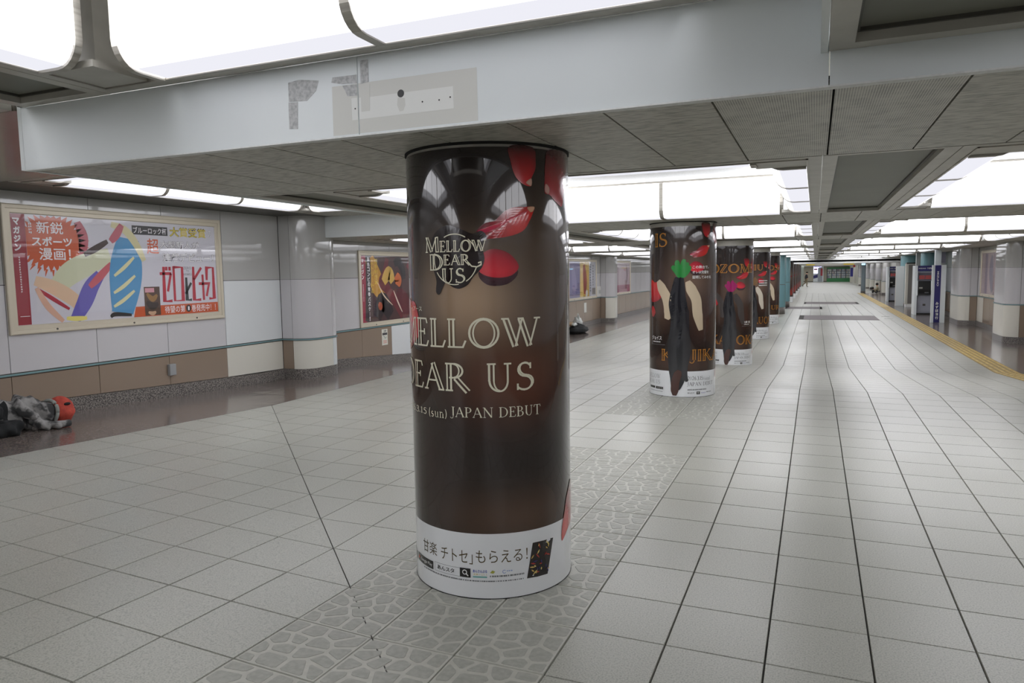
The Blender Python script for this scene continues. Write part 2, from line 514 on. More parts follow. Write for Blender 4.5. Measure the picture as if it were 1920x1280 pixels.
CH = .006
def tile_geo(w, d, gx, gy, gap=.0046, h=.012):
    a, b = w/2-gap/2, d/2-gap/2
    P = []
    for (i, j), z in [((a, b), -h), ((a-CH*.4, b-CH*.4), 0)]:
        P += [(-i, -j, z), (i, -j, z), (i, j, z), (-i, j, z)]
    P = [(x, y, z+gx*x+gy*y) for x, y, z in P]
    return P, [(4, 5, 6, 7), (0, 1, 5, 4), (1, 2, 6, 5), (2, 3, 7, 6), (3, 0, 4, 7)]
def tile_mesh(name, w, d, gx, gy, m):
    P, Fc = tile_geo(w, d, gx, gy)
    me = D.meshes.new(name)
    me.from_pydata(P, [], Fc); me.materials.append(m); me.update()
    return me
RG = ZF/(R1-R0)
TM = {'flat': tile_mesh('floor_tile', T, T, 0, 0, M['tile']), 'tilt': tile_mesh('floor_tile', T, T, -.042, -.042, M['tile']), 'ramp': tile_mesh('floor_tile', T, T, 0, RG, M['tile'])}
PATT = set()
for n in (-5, -4, -3):
    for m_ in list(range(-4, 8))+list(range(12, 18)):
        PATT.add((n, m_))
cells = []
for n in range(-15, 9):
    for m_ in range(-26, 147):
        x, y = XA+(n+.5)*T, YA+(m_+.5)*T
        if y > 62: continue
        if n == 8 and y > R0: continue
        cells.append((n, m_, x, y))
def kind_of(n, m_, x, y):
    if y > R1: return 'flat'
    if y > R0: return 'ramp'
    s = x+y-.78
    if abs(s) < .3: return 'fold'
    return 'tilt' if s < 0 else 'flat'
INL = [(-.38, 2.25, 29.9, 32.5), (-.44, 2.1, 43.0, 45.6), (-1.25, .35, 37.6, 39.8)]
vis = sorted([c for c in cells if seen((c[2], c[3], fz(c[2], c[3]))) and math.hypot(c[2]-CX, c[3]-CY0) > .15], key=lambda c: c[2]**2+c[3]**2)
near = set((c[0], c[1]) for c in vis[:286])
fm = MB()
def fold_tile(x, y, mb):
    # tile split along the fold by a narrow saw cut, both halves lying in their own plane
    a = T/2-.0018
    for sgn in (-1, 1):
        tri = [(x+sgn*a, y+sgn*a), (x+a*.985, y-a*.985), (x-a*.985, y+a*.985)]
        tri = [(px+sgn*.0022, py+sgn*.0022) if i else (px, py) for i, (px, py) in enumerate(tri)]
        if sgn < 0: tri = tri[::-1]
        z = lambda p, dz: (p[0], p[1], fz(*p)+dz)
        vs = [z(p, 0) for p in tri]+[z(p, -.012) for p in tri]
        mb.add(vs, [(0, 2, 1) if sgn > 0 else (0, 2, 1), (0, 1, 4, 3), (1, 2, 5, 4), (2, 0, 3, 5)])
for n, m_, x, y in cells:
    if any(a < x < b and c < y < d for a, b, c, d in INL): continue
    k = kind_of(n, m_, x, y)
    if (n, m_) in near:
        if k == 'fold':
            mb = MB(); fold_tile(0, 0, mb)
            # heights are taken at the real place
            mb = MB(); fold_tile(x, y, mb)
            mb.build('floor_tile', M['paver' if (n, m_) in PATT else 'tile'], floor)
        elif (n, m_) in PATT:
            me = TM.get('P'+k)
            if not me:
                me = TM[k].copy(); me.materials.clear(); me.materials.append(M['paver']); TM['P'+k] = me
            place('floor_tile', me, floor, (x, y, fz(x, y)))
        else:
            place('floor_tile', TM[k], floor, (x, y, fz(x, y)))
    else:
        if k == 'fold': fold_tile(x, y, fm)
        else:
            gx, gy = {'flat': (0, 0), 'tilt': (-.042, -.042), 'ramp': (0, RG)}[k]
            P, Fc = tile_geo(T, T, gx, gy)
            z = fz(x, y)
            fm.add([(p[0]+x, p[1]+y, p[2]+z) for p in P], Fc)
fm.build('floor_tiles', M['tile'], floor, kind='stuff')

# crazy-paving stones set in the tiles round the columns
def clip(poly, nx, ny, c):
    o = []
    for i in range(len(poly)):
        a, b = poly[i], poly[(i+1) % len(poly)]
        da, db = a[0]*nx+a[1]*ny-c, b[0]*nx+b[1]*ny-c
        if da <= 0: o.append(a)
        if da*db < 0:
            t = da/(da-db)
            o.append((a[0]+(b[0]-a[0])*t, a[1]+(b[1]-a[1])*t))
    return o
rs = random.Random(11)
stones = []
for n, m_ in sorted(PATT):
    x0, y0 = XA+n*T, YA+m_*T
    seeds = [(x0+(i+.5+rs.uniform(-.42, .42))*T/4, y0+(j+.5+rs.uniform(-.42, .42))*T/4) for i in range(4) for j in range(4)]
    for i, s in enumerate(seeds):
        poly = [(x0+.012, y0+.012), (x0+T-.012, y0+.012), (x0+T-.012, y0+T-.012), (x0+.012, y0+T-.012)]
        for j, q in enumerate(seeds):
            if i == j: continue
            dx, dy = q[0]-s[0], q[1]-s[1]; d = math.hypot(dx, dy) or 1
            poly = clip(poly, dx/d, dy/d, ((s[0]+q[0])/2*dx+(s[1]+q[1])/2*dy)/d-.0085)
            if len(poly) < 3: break
        if len(poly) < 3: continue
        cx = sum(p[0] for p in poly)/len(poly); cy = sum(p[1] for p in poly)/len(poly)
        ar = abs(sum(poly[k][0]*poly[(k+1) % len(poly)][1]-poly[(k+1) % len(poly)][0]*poly[k][1] for k in range(len(poly))))/2
        if ar < .0009: continue
        if min(math.hypot(cx-CX, cy-(CY0+6*k)) for k in (0, 1)) < CR-.03: continue
        rnd = []
        for k in range(len(poly)):           # cut the corners
            a, b = poly[k], poly[(k+1) % len(poly)]
            rnd += [(a[0]+(b[0]-a[0])*.12, a[1]+(b[1]-a[1])*.12), (a[0]+(b[0]-a[0])*.88, a[1]+(b[1]-a[1])*.88)]
        stones.append((cx, cy, rnd))
stones.sort(key=lambda s: s[0]**2+s[1]**2 if seen((s[0], s[1], fz(s[0], s[1])), 0) else 1e6+s[1])
sm = MB()
for k, (cx, cy, rnd) in enumerate(stones):
    n = len(rnd)
    vs = [(p[0], p[1], fz(*p)-.001) for p in rnd]+[(cx+(p[0]-cx)*.94, cy+(p[1]-cy)*.94, fz(*p)+.0016) for p in rnd]
    fs = [tuple(range(n, 2*n))]+[(i, (i+1) % n, n+(i+1) % n, n+i) for i in range(n)]
    if k < 290: make('paving_stone', vs, fs, M['stone'], floor)
    else: sm.add(vs, fs)
sm.build('paving_stones', M['stone'], floor, kind='stuff')

# brown granite borders along both walls
def granite(x0, x1, y0, y1, step, single_to):
    far = MB()
    y = y0; r = 0
    w2 = (x1-x0)/2
    while y < y1-.01:
        for i in range(2):
            a, b = x0+i*w2+.001, x0+(i+1)*w2-.001
            c, d = y+.001, min(y+step, y1)-.001
            ysub = sorted(set([c, d]+[v for v in (R0, R1) if c < v < d]+[c+(d-c)*k/3 for k in (1, 2)]))
            xs = [a+(b-a)*k/3 for k in range(4)] if y < R0 else [a, b]
            vs = [(X, Y, fz(X, Y)) for Y in ysub for X in xs]
            nx = len(xs)
            fs = [(j*nx+k, j*nx+k+1, (j+1)*nx+k+1, (j+1)*nx+k) for j in range(len(ysub)-1) for k in range(nx-1)]
            ed = [(xs[0], ysub[0]), (xs[-1], ysub[0]), (xs[-1], ysub[-1]), (xs[0], ysub[-1])]
            mb = far if y > single_to else MB()
            mb.add(vs, fs)
            mb.add([(p[0], p[1], fz(*p)) for p in ed]+[(p[0], p[1], fz(*p)-.012) for p in ed], [(0, 1, 5, 4), (1, 2, 6, 5), (2, 3, 7, 6), (3, 0, 4, 7)])
            if mb is not far: mb.build('granite_slab', M['granite'], floor)
        y += step
    if far.v: far.build('granite_slabs', M['granite'], floor, kind='stuff')
granite(XL, XA-15*T, -6, 62, .8, 20)
granite(3.45, XR+.02, R0-2, 62, .8, 26)
for a, b, c, d in INL:
    box('inlay_slab', M['inlay'], floor, a, b, c, (c+d)/2-.003, ZF-.02, ZF)
    box('inlay_slab', M['inlay'], floor, a, b, (c+d)/2+.003, d, ZF-.02, ZF)
for i in range(3):
    for j in range(2):
        MB().cyl(2.5+i*.1, 30.6+j*1.4, .05, ZF-.005, ZF+.006, 12).build('floor_stud', M['steel'], floor)
# yellow guide strip: raised-bar tiles
def tact(y0, mb):
    y1 = y0+.396
    for xa, xb, za, zb in [(3.05, 3.445, -.01, .004)]+[(3.075+.1*k, 3.115+.1*k, .003, .010) for k in range(4)]:
        e = .02 if zb > .005 else 0
        vs = [(x, y, fz(x, y)+z) for z in (za, zb) for x, y in ((xa, y0+e), (xb, y0+e), (xb, y1-e), (xa, y1-e))]
        mb.add(vs, [(0, 3, 2, 1), (4, 5, 6, 7), (0, 1, 5, 4), (1, 2, 6, 5), (2, 3, 7, 6), (3, 0, 4, 7)])
far = MB()
y = R0-2
while y < 62:
    if y < 40:
        mb = MB(); tact(y, mb); tm_ = mb.build('tactile_tile', M['yellow'], floor); tm_.data.materials.append(M['yellow_base']); tm_.data.polygons.foreach_set('material_index', [1]*6+[0]*24)
    else: tact(y, far)
    y += T
far.build('tactile_tiles', M['yellow'], floor, kind='stuff')

# ------------------------------------------------------------------ ceiling
ceil = tag(empty('ceiling'), kind='structure')
def fascia_panel(x0, x1, z0, z1, y=2.67, th=.03):
    return box('fascia_panel', M['fascia'], ceil, x0+.002, x1-.002, y, y+th, z0, z1)
fp1 = fascia_panel(-4.0, -1.822, ZS-.004, ZN)
fp2 = fascia_panel(-1.822, .028, ZS-.004, ZN)
fascia_panel(.028, 2.2, ZS-.004, 2.31)
fascia_panel(2.2, XR, ZS-.004, 2.31)
# pale edge trim under the fascia and return along the aisle
box('edge_trim', M['coffer'], ceil, -4.0, XR, 2.66, 2.70, ZS-.010, ZS-.004)
box('edge_channel', M['steel_dark'], ceil, -4.0, .0, 2.652, 2.672, ZN+.004, ZN+.03)
box('fascia_panel', M['fascia'], ceil, -4.03, -4.0, 2.67, 9.38, ZS-.004, ZA+.05)
box('fascia_panel', M['fascia'], ceil, -7.6, -5.8, 9.38, 9.41, ZS-.004, ZA+.05)
box('fascia_panel', M['fascia'], ceil, -5.797, -4.0, 9.38, 9.41, ZS-.004, ZA+.05)
# marks on the fascia: an old sign's footprint, tape residue, a cable hole
RES1 = ink(206, 206, 200, .6); RES2 = ink(222, 223, 219, .55); TAPE = mat('tape_residue', (192, 193, 192), .7, noise=((160, 161, 161), (60, 60, 60), 5, .35, .6))
def patch(name, pts, m, off, parent):
    n = len(pts)
    vs = [(p[0], 2.67-off, p[1]) for p in pts]+[(p[0], 2.6705, p[1]) for p in pts]
    return make(name, vs, [tuple(range(n)), tuple(range(n, 2*n))[::-1]]+[(i, n+i, n+(i+1) % n, (i+1) % n) for i in range(n)], m, parent)
patch('sign_footprint', [(-1.956, 2.188), (-1.825, 2.188), (-1.825, 2.397), (-1.955, 2.397)], RES1, .0008, fp1)
patch('sign_footprint', [(-1.819, 2.188), (-1.257, 2.189), (-1.259, 2.396), (-1.819, 2.397)], RES1, .0008, fp2)
patch('paint_patch', [(-1.819, 2.247), (-1.364, 2.247), (-1.365, 2.335), (-1.6, 2.335), (-1.76, 2.334), (-1.819, 2.337)], RES2, .0014, fp2)
patch('paint_patch', [(-1.855, 2.246), (-1.826, 2.246), (-1.826, 2.338), (-1.856, 2.338)], RES2, .0014, fp1)
patch('tape_mark', [(-2.19, 2.441), (-2.13, 2.447), (-2.024, 2.432), (-2.04, 2.39), (-2.091, 2.352), (-2.19, 2.358)], TAPE, .0012, fp1)
patch('tape_mark', [(-2.193, 2.355), (-2.141, 2.352), (-2.147, 2.236), (-2.194, 2.239)], TAPE, .0010, fp1)
patch('tape_mark', [(-1.95, 2.436), (-1.826, 2.434), (-1.826, 2.398), (-1.903, 2.403), (-1.957, 2.415)], TAPE, .0016, fp1)
patch('tape_mark', [(-1.9, 2.396), (-1.826, 2.394), (-1.826, 2.346), (-1.875, 2.349)], TAPE, .0018, fp1)
patch('tape_mark', [(-1.806, 2.489), (-1.767, 2.489), (-1.766, 2.398), (-1.807, 2.393)], TAPE, .0016, fp2)
patch('tape_mark', [(-1.807, 2.388), (-1.76, 2.388), (-1.764, 2.277), (-1.807, 2.277)], RES1, .0018, fp2)
patch('drip_mark', [(-1.625, 2.316), (-1.591, 2.312), (-1.589, 2.284), (-1.6, 2.261), (-1.618, 2.26), (-1.629, 2.288)], RES1, .0018, fp2)
patch('cable_hole', [(-1.61+.016*math.cos(a*.3927), 2.332+.016*math.sin(a*.3927)) for a in range(16)], M['black'], .0022, fp2)
for sx, sz in [(-1.838, 2.293), (-1.508, 2.288), (-1.43, 2.287), (-1.379, 2.293)]:
    patch('screw_hole', [(sx+.0035*math.cos(a*.785), sz+.0035*math.sin(a*.785)) for a in range(8)], M['black'], .0024, fp1 if sx < -1.822 else fp2)

def slab(name, m, x0, x1, y0, y1, z, th=.03):
    return box(name, m, ceil, x0, x1, y0, y1, z, z+th)
# soffits under the cross beams, 0.4 m panels
PMESH = {}
def soffit_panel(x0, x1, y0, y1, m):
    w_, d_ = x1-x0-.008, y1-y0-.006
    k = (round(w_, 3), round(d_, 3), m.name)
    if k not in PMESH:
        o = MB().box(-w_/2, w_/2, -d_/2, d_/2, 0, .025)
        me = D.meshes.new('soffit_panel'); me.from_pydata(o.v, [], o.f); me.materials.append(m); me.update()
        PMESH[k] = me
    place('soffit_panel', PMESH[k], ceil, ((x0+x1)/2, (y0+y1)/2, ZS))
for i in range(8):
    y0, y1 = 2.70+6*i, 4.29+6*i
    x = .045-.4048*(10 if i == 0 else 19)
    if i: y0 = 2.67+6*i
    xlo = -4.0 if i == 0 else XL
    cuts = [xlo]+[.045+.4035*k for k in range(-19, 13) if .045+.4035*k > xlo+.08 and .045+.4035*k < XR-.1]+[XR]
    step = 1 if i < 4 else 4
    cuts = cuts[:1]+cuts[1:-1:step]+cuts[-1:]
    for a, b in zip(cuts, cuts[1:]):
        sl = i == 0 and -.37 < a < .4
        ya = y0
        if i == 1 and b <= -3.95: ya = 9.41
        if i == 1 and a < -4.0 < b:
            soffit_panel(a, -4.0, 9.41, y1, M['soffit']); soffit_panel(-4.0, b, ya, y1, M['soffit']); continue
        soffit_panel(a, b, ya, y1, M['slotted'] if sl else M['soffit'])
    if i == 1:
        slab('backing', M['gap'], -4.0, XR, y0+.002, y1-.002, ZS+.026, .01); slab('backing', M['gap'], XL, -4.0, 9.42, y1-.002, ZS+.026, .01)
    else: slab('backing', M['gap'], xlo, XR, y0+.002, y1-.002, ZS+.026, .01)
    box('edge_channel', M['gap'], ceil, xlo, XR, y1, y1+.014, ZS+.004, ZS+.03)

# coffers with their rings of acrylic light boxes, one labelled thing each
def light_profile():
    p = [(0, 0), (.13, 0)]
    p += [(.13+.11*math.sin(a), .11-.11*math.cos(a)) for a in [math.radians(15*k) for k in range(1, 7)]]
    p += [(.24, .385), (0, .385)]
    return p
LP = light_profile()
def off_profile(d):
    p = [(0, -d), (.13, -d)]
    p += [(.13+(.11+d)*math.sin(a), .11-(.11+d)*math.cos(a)) for a in [math.radians(15*k) for k in range(1, 7)]]
    return p+[(.24+d, .385), (0, .385)]
RP = off_profile(.006)
def coffer_light(x0, x1, y0, y1, z, detail=True, sides='NSWE'):
    """Everything at (0,0) = coffer centre, z = frame level."""
    w2, d2 = (x1-x0)/2, (y1-y0)/2
    e = empty('coffer_light', ((x0+x1)/2, (y0+y1)/2, z))
    fr = MB()
    f_ = .07
    fr.box(-w2, w2, -d2, -d2+f_, 0, .03).box(-w2, w2, d2-f_, d2, 0, .03).box(-w2, -w2+f_, -d2+f_, d2-f_, 0, .03).box(w2-f_, w2, -d2+f_, d2-f_, 0, .03)
    fr.build('frame', M['frame_grey'], e)
    rim = MB()
    for s in (-1, 1):
        rim.box(-w2+f_, w2-f_, s*(d2-f_-.012), s*(d2-f_), -.006, .03).box(s*(w2-f_-.012), s*(w2-f_), -d2+f_, d2-f_, -.006, .03)
    rim.build('rim', M['steel'], e)
    a, b = w2-f_-.013, d2-f_-.013
    CNS, C_ = (.385, .31) if z > 2.4 and x0 > -4 else (.285, .31)
    for sx in (-1, 1):
        for sy in (-1, 1):
            MB().box(sx*a, sx*(a-C_+.03), sy*b, sy*(b-C_+.03), .0, .03).box(sx*a, sx*(a-.215), sy*b, sy*(b-.215), .03, .4).build('corner_piece', M['frame_grey'], e)
    maps = {'N': (lambda p, q, t: (t, b-p, q), a), 'S': (lambda p, q, t: (-t, -b+p, q), a), 'E': (lambda p, q, t: (a-p, -t, q), b), 'W': (lambda p, q, t: (-a+p, t, q), b)}
    for sd in sides:
        fn, half = maps[sd]
        cc = CNS if sd in 'NS' else C_
        L0, L1 = -half+cc, half-cc
        n = max(1, round((L1-L0)/1.25))
        for k in range(n):
            t0, t1 = L0+(L1-L0)*k/n, L0+(L1-L0)*(k+1)/n
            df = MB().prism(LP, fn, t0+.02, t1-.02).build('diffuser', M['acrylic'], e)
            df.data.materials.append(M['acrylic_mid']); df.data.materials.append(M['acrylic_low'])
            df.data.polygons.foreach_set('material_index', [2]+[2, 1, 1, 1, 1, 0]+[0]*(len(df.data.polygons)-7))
            if k: MB().prism(RP, fn, t0-.022, t0+.022).build('rib', M['steel'], e)
        if True:
            for t in (L0, L1): MB().prism(off_profile(.012), fn, t-.022, t+.012).build('end_cap', M['steel'], e)
    i0 = .26
    MB().box(-a, a, -b, b, .405, .43).build('coffer_board', M['coffer' if z < 2.25 or x0 < -4 else 'recess'], e)
    mb = MB()
    for s in (-1, 1):
        mb.box(-a+.25, a-.25, s*(b-.29), s*(b-.25), .385, .405).box(s*(a-.29), s*(a-.25), -b+.29, b-.29, .385, .405)
    mb.build('board_trim', M['steel'], e)
    return e
def copy_tree(o, parent=None):
    c = o.copy(); COL.objects.link(c)
    if parent: c.parent = parent
    for ch in list(o.children): copy_tree(ch, c)
    return c
ORD = ['nearest', 'second', 'third', 'fourth', 'fifth', 'sixth', 'seventh', 'eighth', 'ninth', 'tenth']
ZONE = {'C': (-3.3, .02, 'over the row of poster columns'), 'R': (.68, 4.0, 'over the walkway by the cash machines'), 'L': (-6.95, -4.05, 'over the aisle along the comic posters')}
protos = {}
for zn in 'CRL':
    x0, x1, where = ZONE[zn]
    for k in range(-1, 9):
        if zn == 'C' and k == -1: continue
        y0, y1 = 4.31+6*(k-1), 8.655+6*(k-1)
        z = ZS
        if k == 0: y1 = 2.655
        if k == 8: y1 = YF-.1
        if k == -1: y0, y1 = -7.6, -2.3
        if k <= 0: z = {'C': ZN, 'R': 2.30, 'L': ZA}[zn]
        if k == 0: y0 = -1.6 if zn != 'C' else -.4
        if zn == 'L' and k == 0: y0, y1 = -1.6, 2.655
        if zn == 'L' and k == 1: y0, z = 4.47, ZA
        det = k <= 3
        key = (zn, round(y1-y0, 2), det)
        if key in protos:
            o = copy_tree(protos[key]); o.location = ((x0+x1)/2, (y0+y1)/2, z)
        else:
            o = protos[key] = coffer_light(x0, x1, y0, y1, z, det, 'NWE' if (zn, k) == ('C', 0) else 'NSWE')
        tag(o, '%s lit acrylic ceiling well %s' % (ORD[k+1], where), 'ceiling light', 'lit ceiling wells')

# dark recessed strips between the coffers
def strip(x0, x1, y0, y1, z):
    f_ = .075
    mb = MB()
    mb.box(x0, x0+f_, y0, y1, z, z+.03).box(x1-f_, x1, y0, y1, z, z+.03).box(x0+f_, x1-f_, y0, y0+f_*.6, z, z+.03).box(x0+f_, x1-f_, y1-f_*.9, y1, z, z+.03)
    o = mb.build('strip_frame', M['frame_grey'], ceil)
    MB().box(x0+f_, x1-f_, y0+f_*.6, y1-f_*.9, z+.042, z+.057).build('dark_panel', M['recess'], o)
    w_ = MB()
    for xx in (x0+f_, x1-f_-.012): w_.box(xx, xx+.012, y0+f_*.6, y1-f_*.9, z+.03, z+.042)
    for yy in (y0+f_*.6, y1-f_*.9-.012): w_.box(x0+f_+.012, x1-f_-.012, yy, yy+.012, z+.03, z+.042)
    w_.build('reveal', M['steel_dark'], o)
    return o
for k in range(-1, 9):
    y0, y1 = 4.305+6*(k-1), 8.665+6*(k-1)
    z = ZS
    if k == 8: y1 = YF
    if k == 0: y0, y1 = -1.6, 2.665
    if k == -1: y0, y1 = -7.6, -1.61
    strip(.025, .675, y0, y1, 2.29 if k <= 0 else ZS)
    strip(-3.96, -3.305, y0, y1, ZN if k <= 0 else ZS)
    zz = {True: 2.3, False: ZS}[k <= 0]
    slab('flat_panel', M['soffit'], 4.005, XR, y0, y1, zz)
    if k == 1: continue
    slab('flat_panel', M['soffit'], XL, -6.955, y0, y1, ZA if k <= 1 else ZS)
    if k > 1: slab('flat_panel', M['soffit'], -4.045, -3.965, y0, y1, ZS)
for yy in (-2.3, ):
    slab('flat_panel', M['soffit'], -3.3, .02, -7.6, -.405, ZN); slab('flat_panel', M['soffit'], .68, 4.0, -2.3, -1.6, 2.3)
# bulkhead where the walkway ceiling steps down
box('bulkhead', M['fascia'], ceil, .0, .022, -7.6, 2.668, 2.288, ZN+.12)
# aisle: metal boards, then flat panels round the well
bx = [-4.035, -4.55, -5.03, -5.54, -6.05, -6.56, -7.08, XL]
for a, b in zip(bx, bx[1:]):
    slab('ceiling_board', M['board'], b+.003, a-.003, 2.66, 4.45, ZA)
slab('flat_panel', M['soffit'], -6.95, -4.05, -2.3, -1.6, ZA)
slab('flat_panel', M['steel_dark'], XL, -6.955, 4.455, 9.38, ZA)
slab('flat_panel', M['soffit'], -6.95, -4.035, 8.66, 9.38, ZA)
# cover slab above everything and the lower hall beyond
box('slab', M['recess'], ceil, XL-.2, XR+3.2, -8, YF+.2, 3.05, 3.15)
box('slab', M['coffer'], ceil, -9, XR+3.2, YF, YEND+.3, 1.99, 2.1)
for a in range(6):
    box('bulkhead_panel', M['coffer'], ceil, XL+a*2.09, XL+(a+1)*2.09-.006, YF, YF+.03, 1.90, ZS+.5)
box('bulkhead_panel', M['coffer'], ceil, XL, XR, YF+.03, YF+1.2, 1.90, 1.99)

# ------------------------------------------------------------------ walls
wl = tag(empty('wall_left'), kind='structure')
wr = tag(empty('wall_right'), kind='structure')
box('backing', M['gap'], wl, XL-.12, XL-.025, -8, 62, -.5, 3.05)
box('backing', M['gap'], wr, XR+.025, XR+.12, -8, 62, -.5, 3.05)
ZT, ZM = .615, 1.537
def panel(side, y0, y1, z0a, z0b, z1, m, parent):
    """Panel on a wall; its lower edge may follow the floor from z0a to z0b."""
    X = XL if side == 'L' else XR
    s = 1 if side == 'L' else -1
    g_ = .0035
    vs = []
    for x in (X-s*.02, X):
        vs += [(x, y0+g_, z0a+g_), (x, y1-g_, z0b+g_), (x, y1-g_, z1-g_), (x, y0+g_, z1-g_)]
    make('wall_panel', vs, [(0, 1, 2, 3), (7, 6, 5, 4), (0, 4, 5, 1), (1, 5, 6, 2), (2, 6, 7, 3), (3, 7, 4, 0)], m, parent)
def skirting(side, y0, y1, parent):
    X = XL if side == 'L' else XR
    s = 1 if side == 'L' else -1
    a = y0
    while a < y1-.01:
        b = min(a+1.2, y1)
        for v in (R0, R1):
            if a+.02 < v < b-.02: b = v
        n = 3
        yy = [a+.001+(b-a-.002)*k/n for k in range(n+1)]
        vs = []
        for y in yy:
            f0 = fz(X+s*.02, y)
            vs += [(X-s*.02, y, f0-.02), (X+s*.012, y, f0-.02), (X+s*.012, y, f0+.15), (X-s*.02, y, f0+.158)]
        fs = [(4*i+k, 4*i+(k+1) % 4, 4*i+4+(k+1) % 4, 4*i+4+k) for i in range(n) for k in range(4)]+[(3, 2, 1, 0), (4*n, 4*n+1, 4*n+2, 4*n+3)]
        make('skirting_slab', vs, fs, M['skirting'], parent)
        a = b
def trim(side, y0, y1, parent):
    X = XL if side == 'L' else XR
    s = 1 if side == 'L' else -1
    o = box('trim_strip', M['teal_trim'], parent, X-s*.01, X+s*.012, y0, y1, ZT-.010, ZT+.008)
    box('trim_edge', M['steel_dark'], o, X-s*.01, X+s*.008, y0, y1, ZT-.017, ZT-.010)
    box('trim_edge', M['steel_dark'], o, X-s*.01, X+s*.008, y0, y1, ZT+.008, ZT+.013)
def wall_run(side, cuts, ztop, low, mid, parent):
    X = XL if side == 'L' else XR
    for i, (a, b) in enumerate(zip(cuts, cuts[1:])):
        panel(side, a, b, fz(X, a)+.155, fz(X, b)+.155, ZT-.02, low[i % len(low)], parent)
        panel(side, a, b, ZT+.014, ZT+.014, ZM, mid[i % len(mid)], parent)
        panel(side, a, b, ZM, ZM, ztop, M['panel_top'], parent)
    skirting(side, cuts[0], cuts[-1], parent)
    trim(side, cuts[0], cuts[-1], parent)
def pil_outline(y0, y1, d=.5, r=.3):
    p = [(0, y0), (d-r, y0)]
    p += [(d-r+r*math.sin(a), y0+r-r*math.cos(a)) for a in [math.radians(11.25*k) for k in range(1, 9)]]
    p += [(d, y1-r)]
    p += [(d-r+r*math.cos(a), y1-r+r*math.sin(a)) for a in [math.radians(11.25*k) for k in range(1, 9)]]
    return p+[(0, y1)]
def pilaster(side, y0, y1, ztop, parent, low_side='panel_brown'):
    X = XL if side == 'L' else XR
    s = 1 if side == 'L' else -1
    out = pil_outline(y0, y1)
    xy = lambda d, y: (X+s*d, y)
    zf = min(fz(*xy(.2, y0)), fz(*xy(.2, y1)), fz(*xy(.5, y1)))
    top = max(fz(*xy(.0, y0)), fz(*xy(.5, y0)))+.155
    core = MB()
    n = len(out)
    vs = [(*xy(d*1.0, y), z) for z in (zf-.02, top) for d, y in out]
    core.add(vs, [(i, (i+1) % n, n+(i+1) % n, n+i) for i in range(n)]+[tuple(range(n))[::-1], tuple(range(n, 2*n))])
    P = core.build('pilaster_skirting', M['skirting'], parent)
    inner = pil_outline(y0+.02, y1-.02, .478, .29)
    ni = len(inner)
    MB().add([(*xy(d, y), z) for z in (top, ztop) for d, y in inner], [(i, (i+1) % ni, ni+(i+1) % ni, ni+i) for i in range(ni)]).build('pilaster_core', M['gap'], P)
    segs = [out[0:2], out[1:11+0], out[10:]]
    rows = [(top+.003, ZT-.018, [low_side, 'panel_cream', 'panel_white']), (ZT+.015, ZM-.002, ['panel_grey']*3), (ZM+.002, ztop, ['panel_top']*3)]
    for z0, z1, ms in rows:
        for si, sg in enumerate(segs):
            k = len(sg)
            pin = []
            for i in range(k):
                a = sg[max(i-1, 0)]; b = sg[min(i+1, k-1)]
                dx, dy = b[0]-a[0], b[1]-a[1]; L = math.hypot(dx, dy) or 1
                pin.append((sg[i][0]-dy/L*.018, sg[i][1]+dx/L*.018))
            q = list(sg)
            t0 = (q[1][0]-q[0][0], q[1][1]-q[0][1]); l0 = math.hypot(*t0)
            q[0] = (q[0][0]+t0[0]/l0*.009, q[0][1]+t0[1]/l0*.009)
            vs = [(*xy(d, y), z) for z in (z0, z1) for d, y in q]+[(*xy(max(d, -.02), y), z) for z in (z0, z1) for d, y in pin]+[(*xy(d, y), z) for z in (z0, z1) for d, y in q]
            fs = [(4*k+i, 4*k+i+1, 5*k+i+1, 5*k+i) for i in range(k-1)]+[(2*k+i, 3*k+i, 3*k+i+1, 2*k+i+1) for i in range(k-1)]
            fs += [(k+i, k+i+1, 3*k+i+1, 3*k+i) for i in range(k-1)]+[(i, 2*k+i, 2*k+i+1, i+1) for i in range(k-1)]
            fs += [(0, k, 3*k, 2*k), (k-1, 3*k-1, 4*k-1, 2*k-1)]
            o = make('cladding_panel', vs, fs, M[ms[si]], P)
            if si == 1: o.data.polygons.foreach_set('use_smooth', [i < k-1 for i in range(len(fs))])
    tr = pil_outline(y0-.012, y1+.012, .512, .31)
    nt_ = len(tr)
    for za, zb, m, nm in [(ZT-.010, ZT+.008, 'teal_trim', 'trim_strip'), (ZT-.017, ZT-.010, 'steel_dark', 'trim_edge'), (ZT+.008, ZT+.014, 'steel_dark', 'trim_edge')]:
        MB().add([(*xy(d, y), z) for z in (za, zb) for d, y in tr], [(i, (i+1) % nt_, nt_+(i+1) % nt_, nt_+i) for i in range(nt_)]+[tuple(range(nt_))[::-1], tuple(range(nt_, 2*nt_))]).build(nm, M[m], P)

B, W_, Gp, Cm = M['panel_brown'], M['panel_white'], M['panel_grey'], M['panel_cream']
c1 = [4.765+.985*k for k in range(-10, 4)]+[8.87]
nb = len(c1)-2
wall_run('L', c1, ZA, [B]*nb+[Cm], [Gp]*nb+[W_], wl)
pilaster('L', 8.87, 9.77, ZA, wl)
c2 = [9.77]+[10.0+1.0*k for k in range(1, 5)]+[14.87]
wall_run('L', c2, ZS, [B, B, W_, B, B], [Gp], wl)
for i in range(2, 9):
    y0 = 8.87+6*(i-1)
    if i not in (5, 6): pilaster('L', y0, y0+.9, ZS, wl)
    if i == 8: break
    a, b = (y0+.9 if i not in (5, 6) else y0), (y0+6 if i+1 not in (5, 6) else y0+6)
    n = 5 if i not in (5, 6) else 6
    wall_run('L', [a+(b-a)*k/n for k in range(n+1)], ZS, [B] if i != 4 else [W_, B, B, B, B], [Gp], wl)
RP_ = [(3, 21.3, 22.9), (4, 27.6, 29.6)]
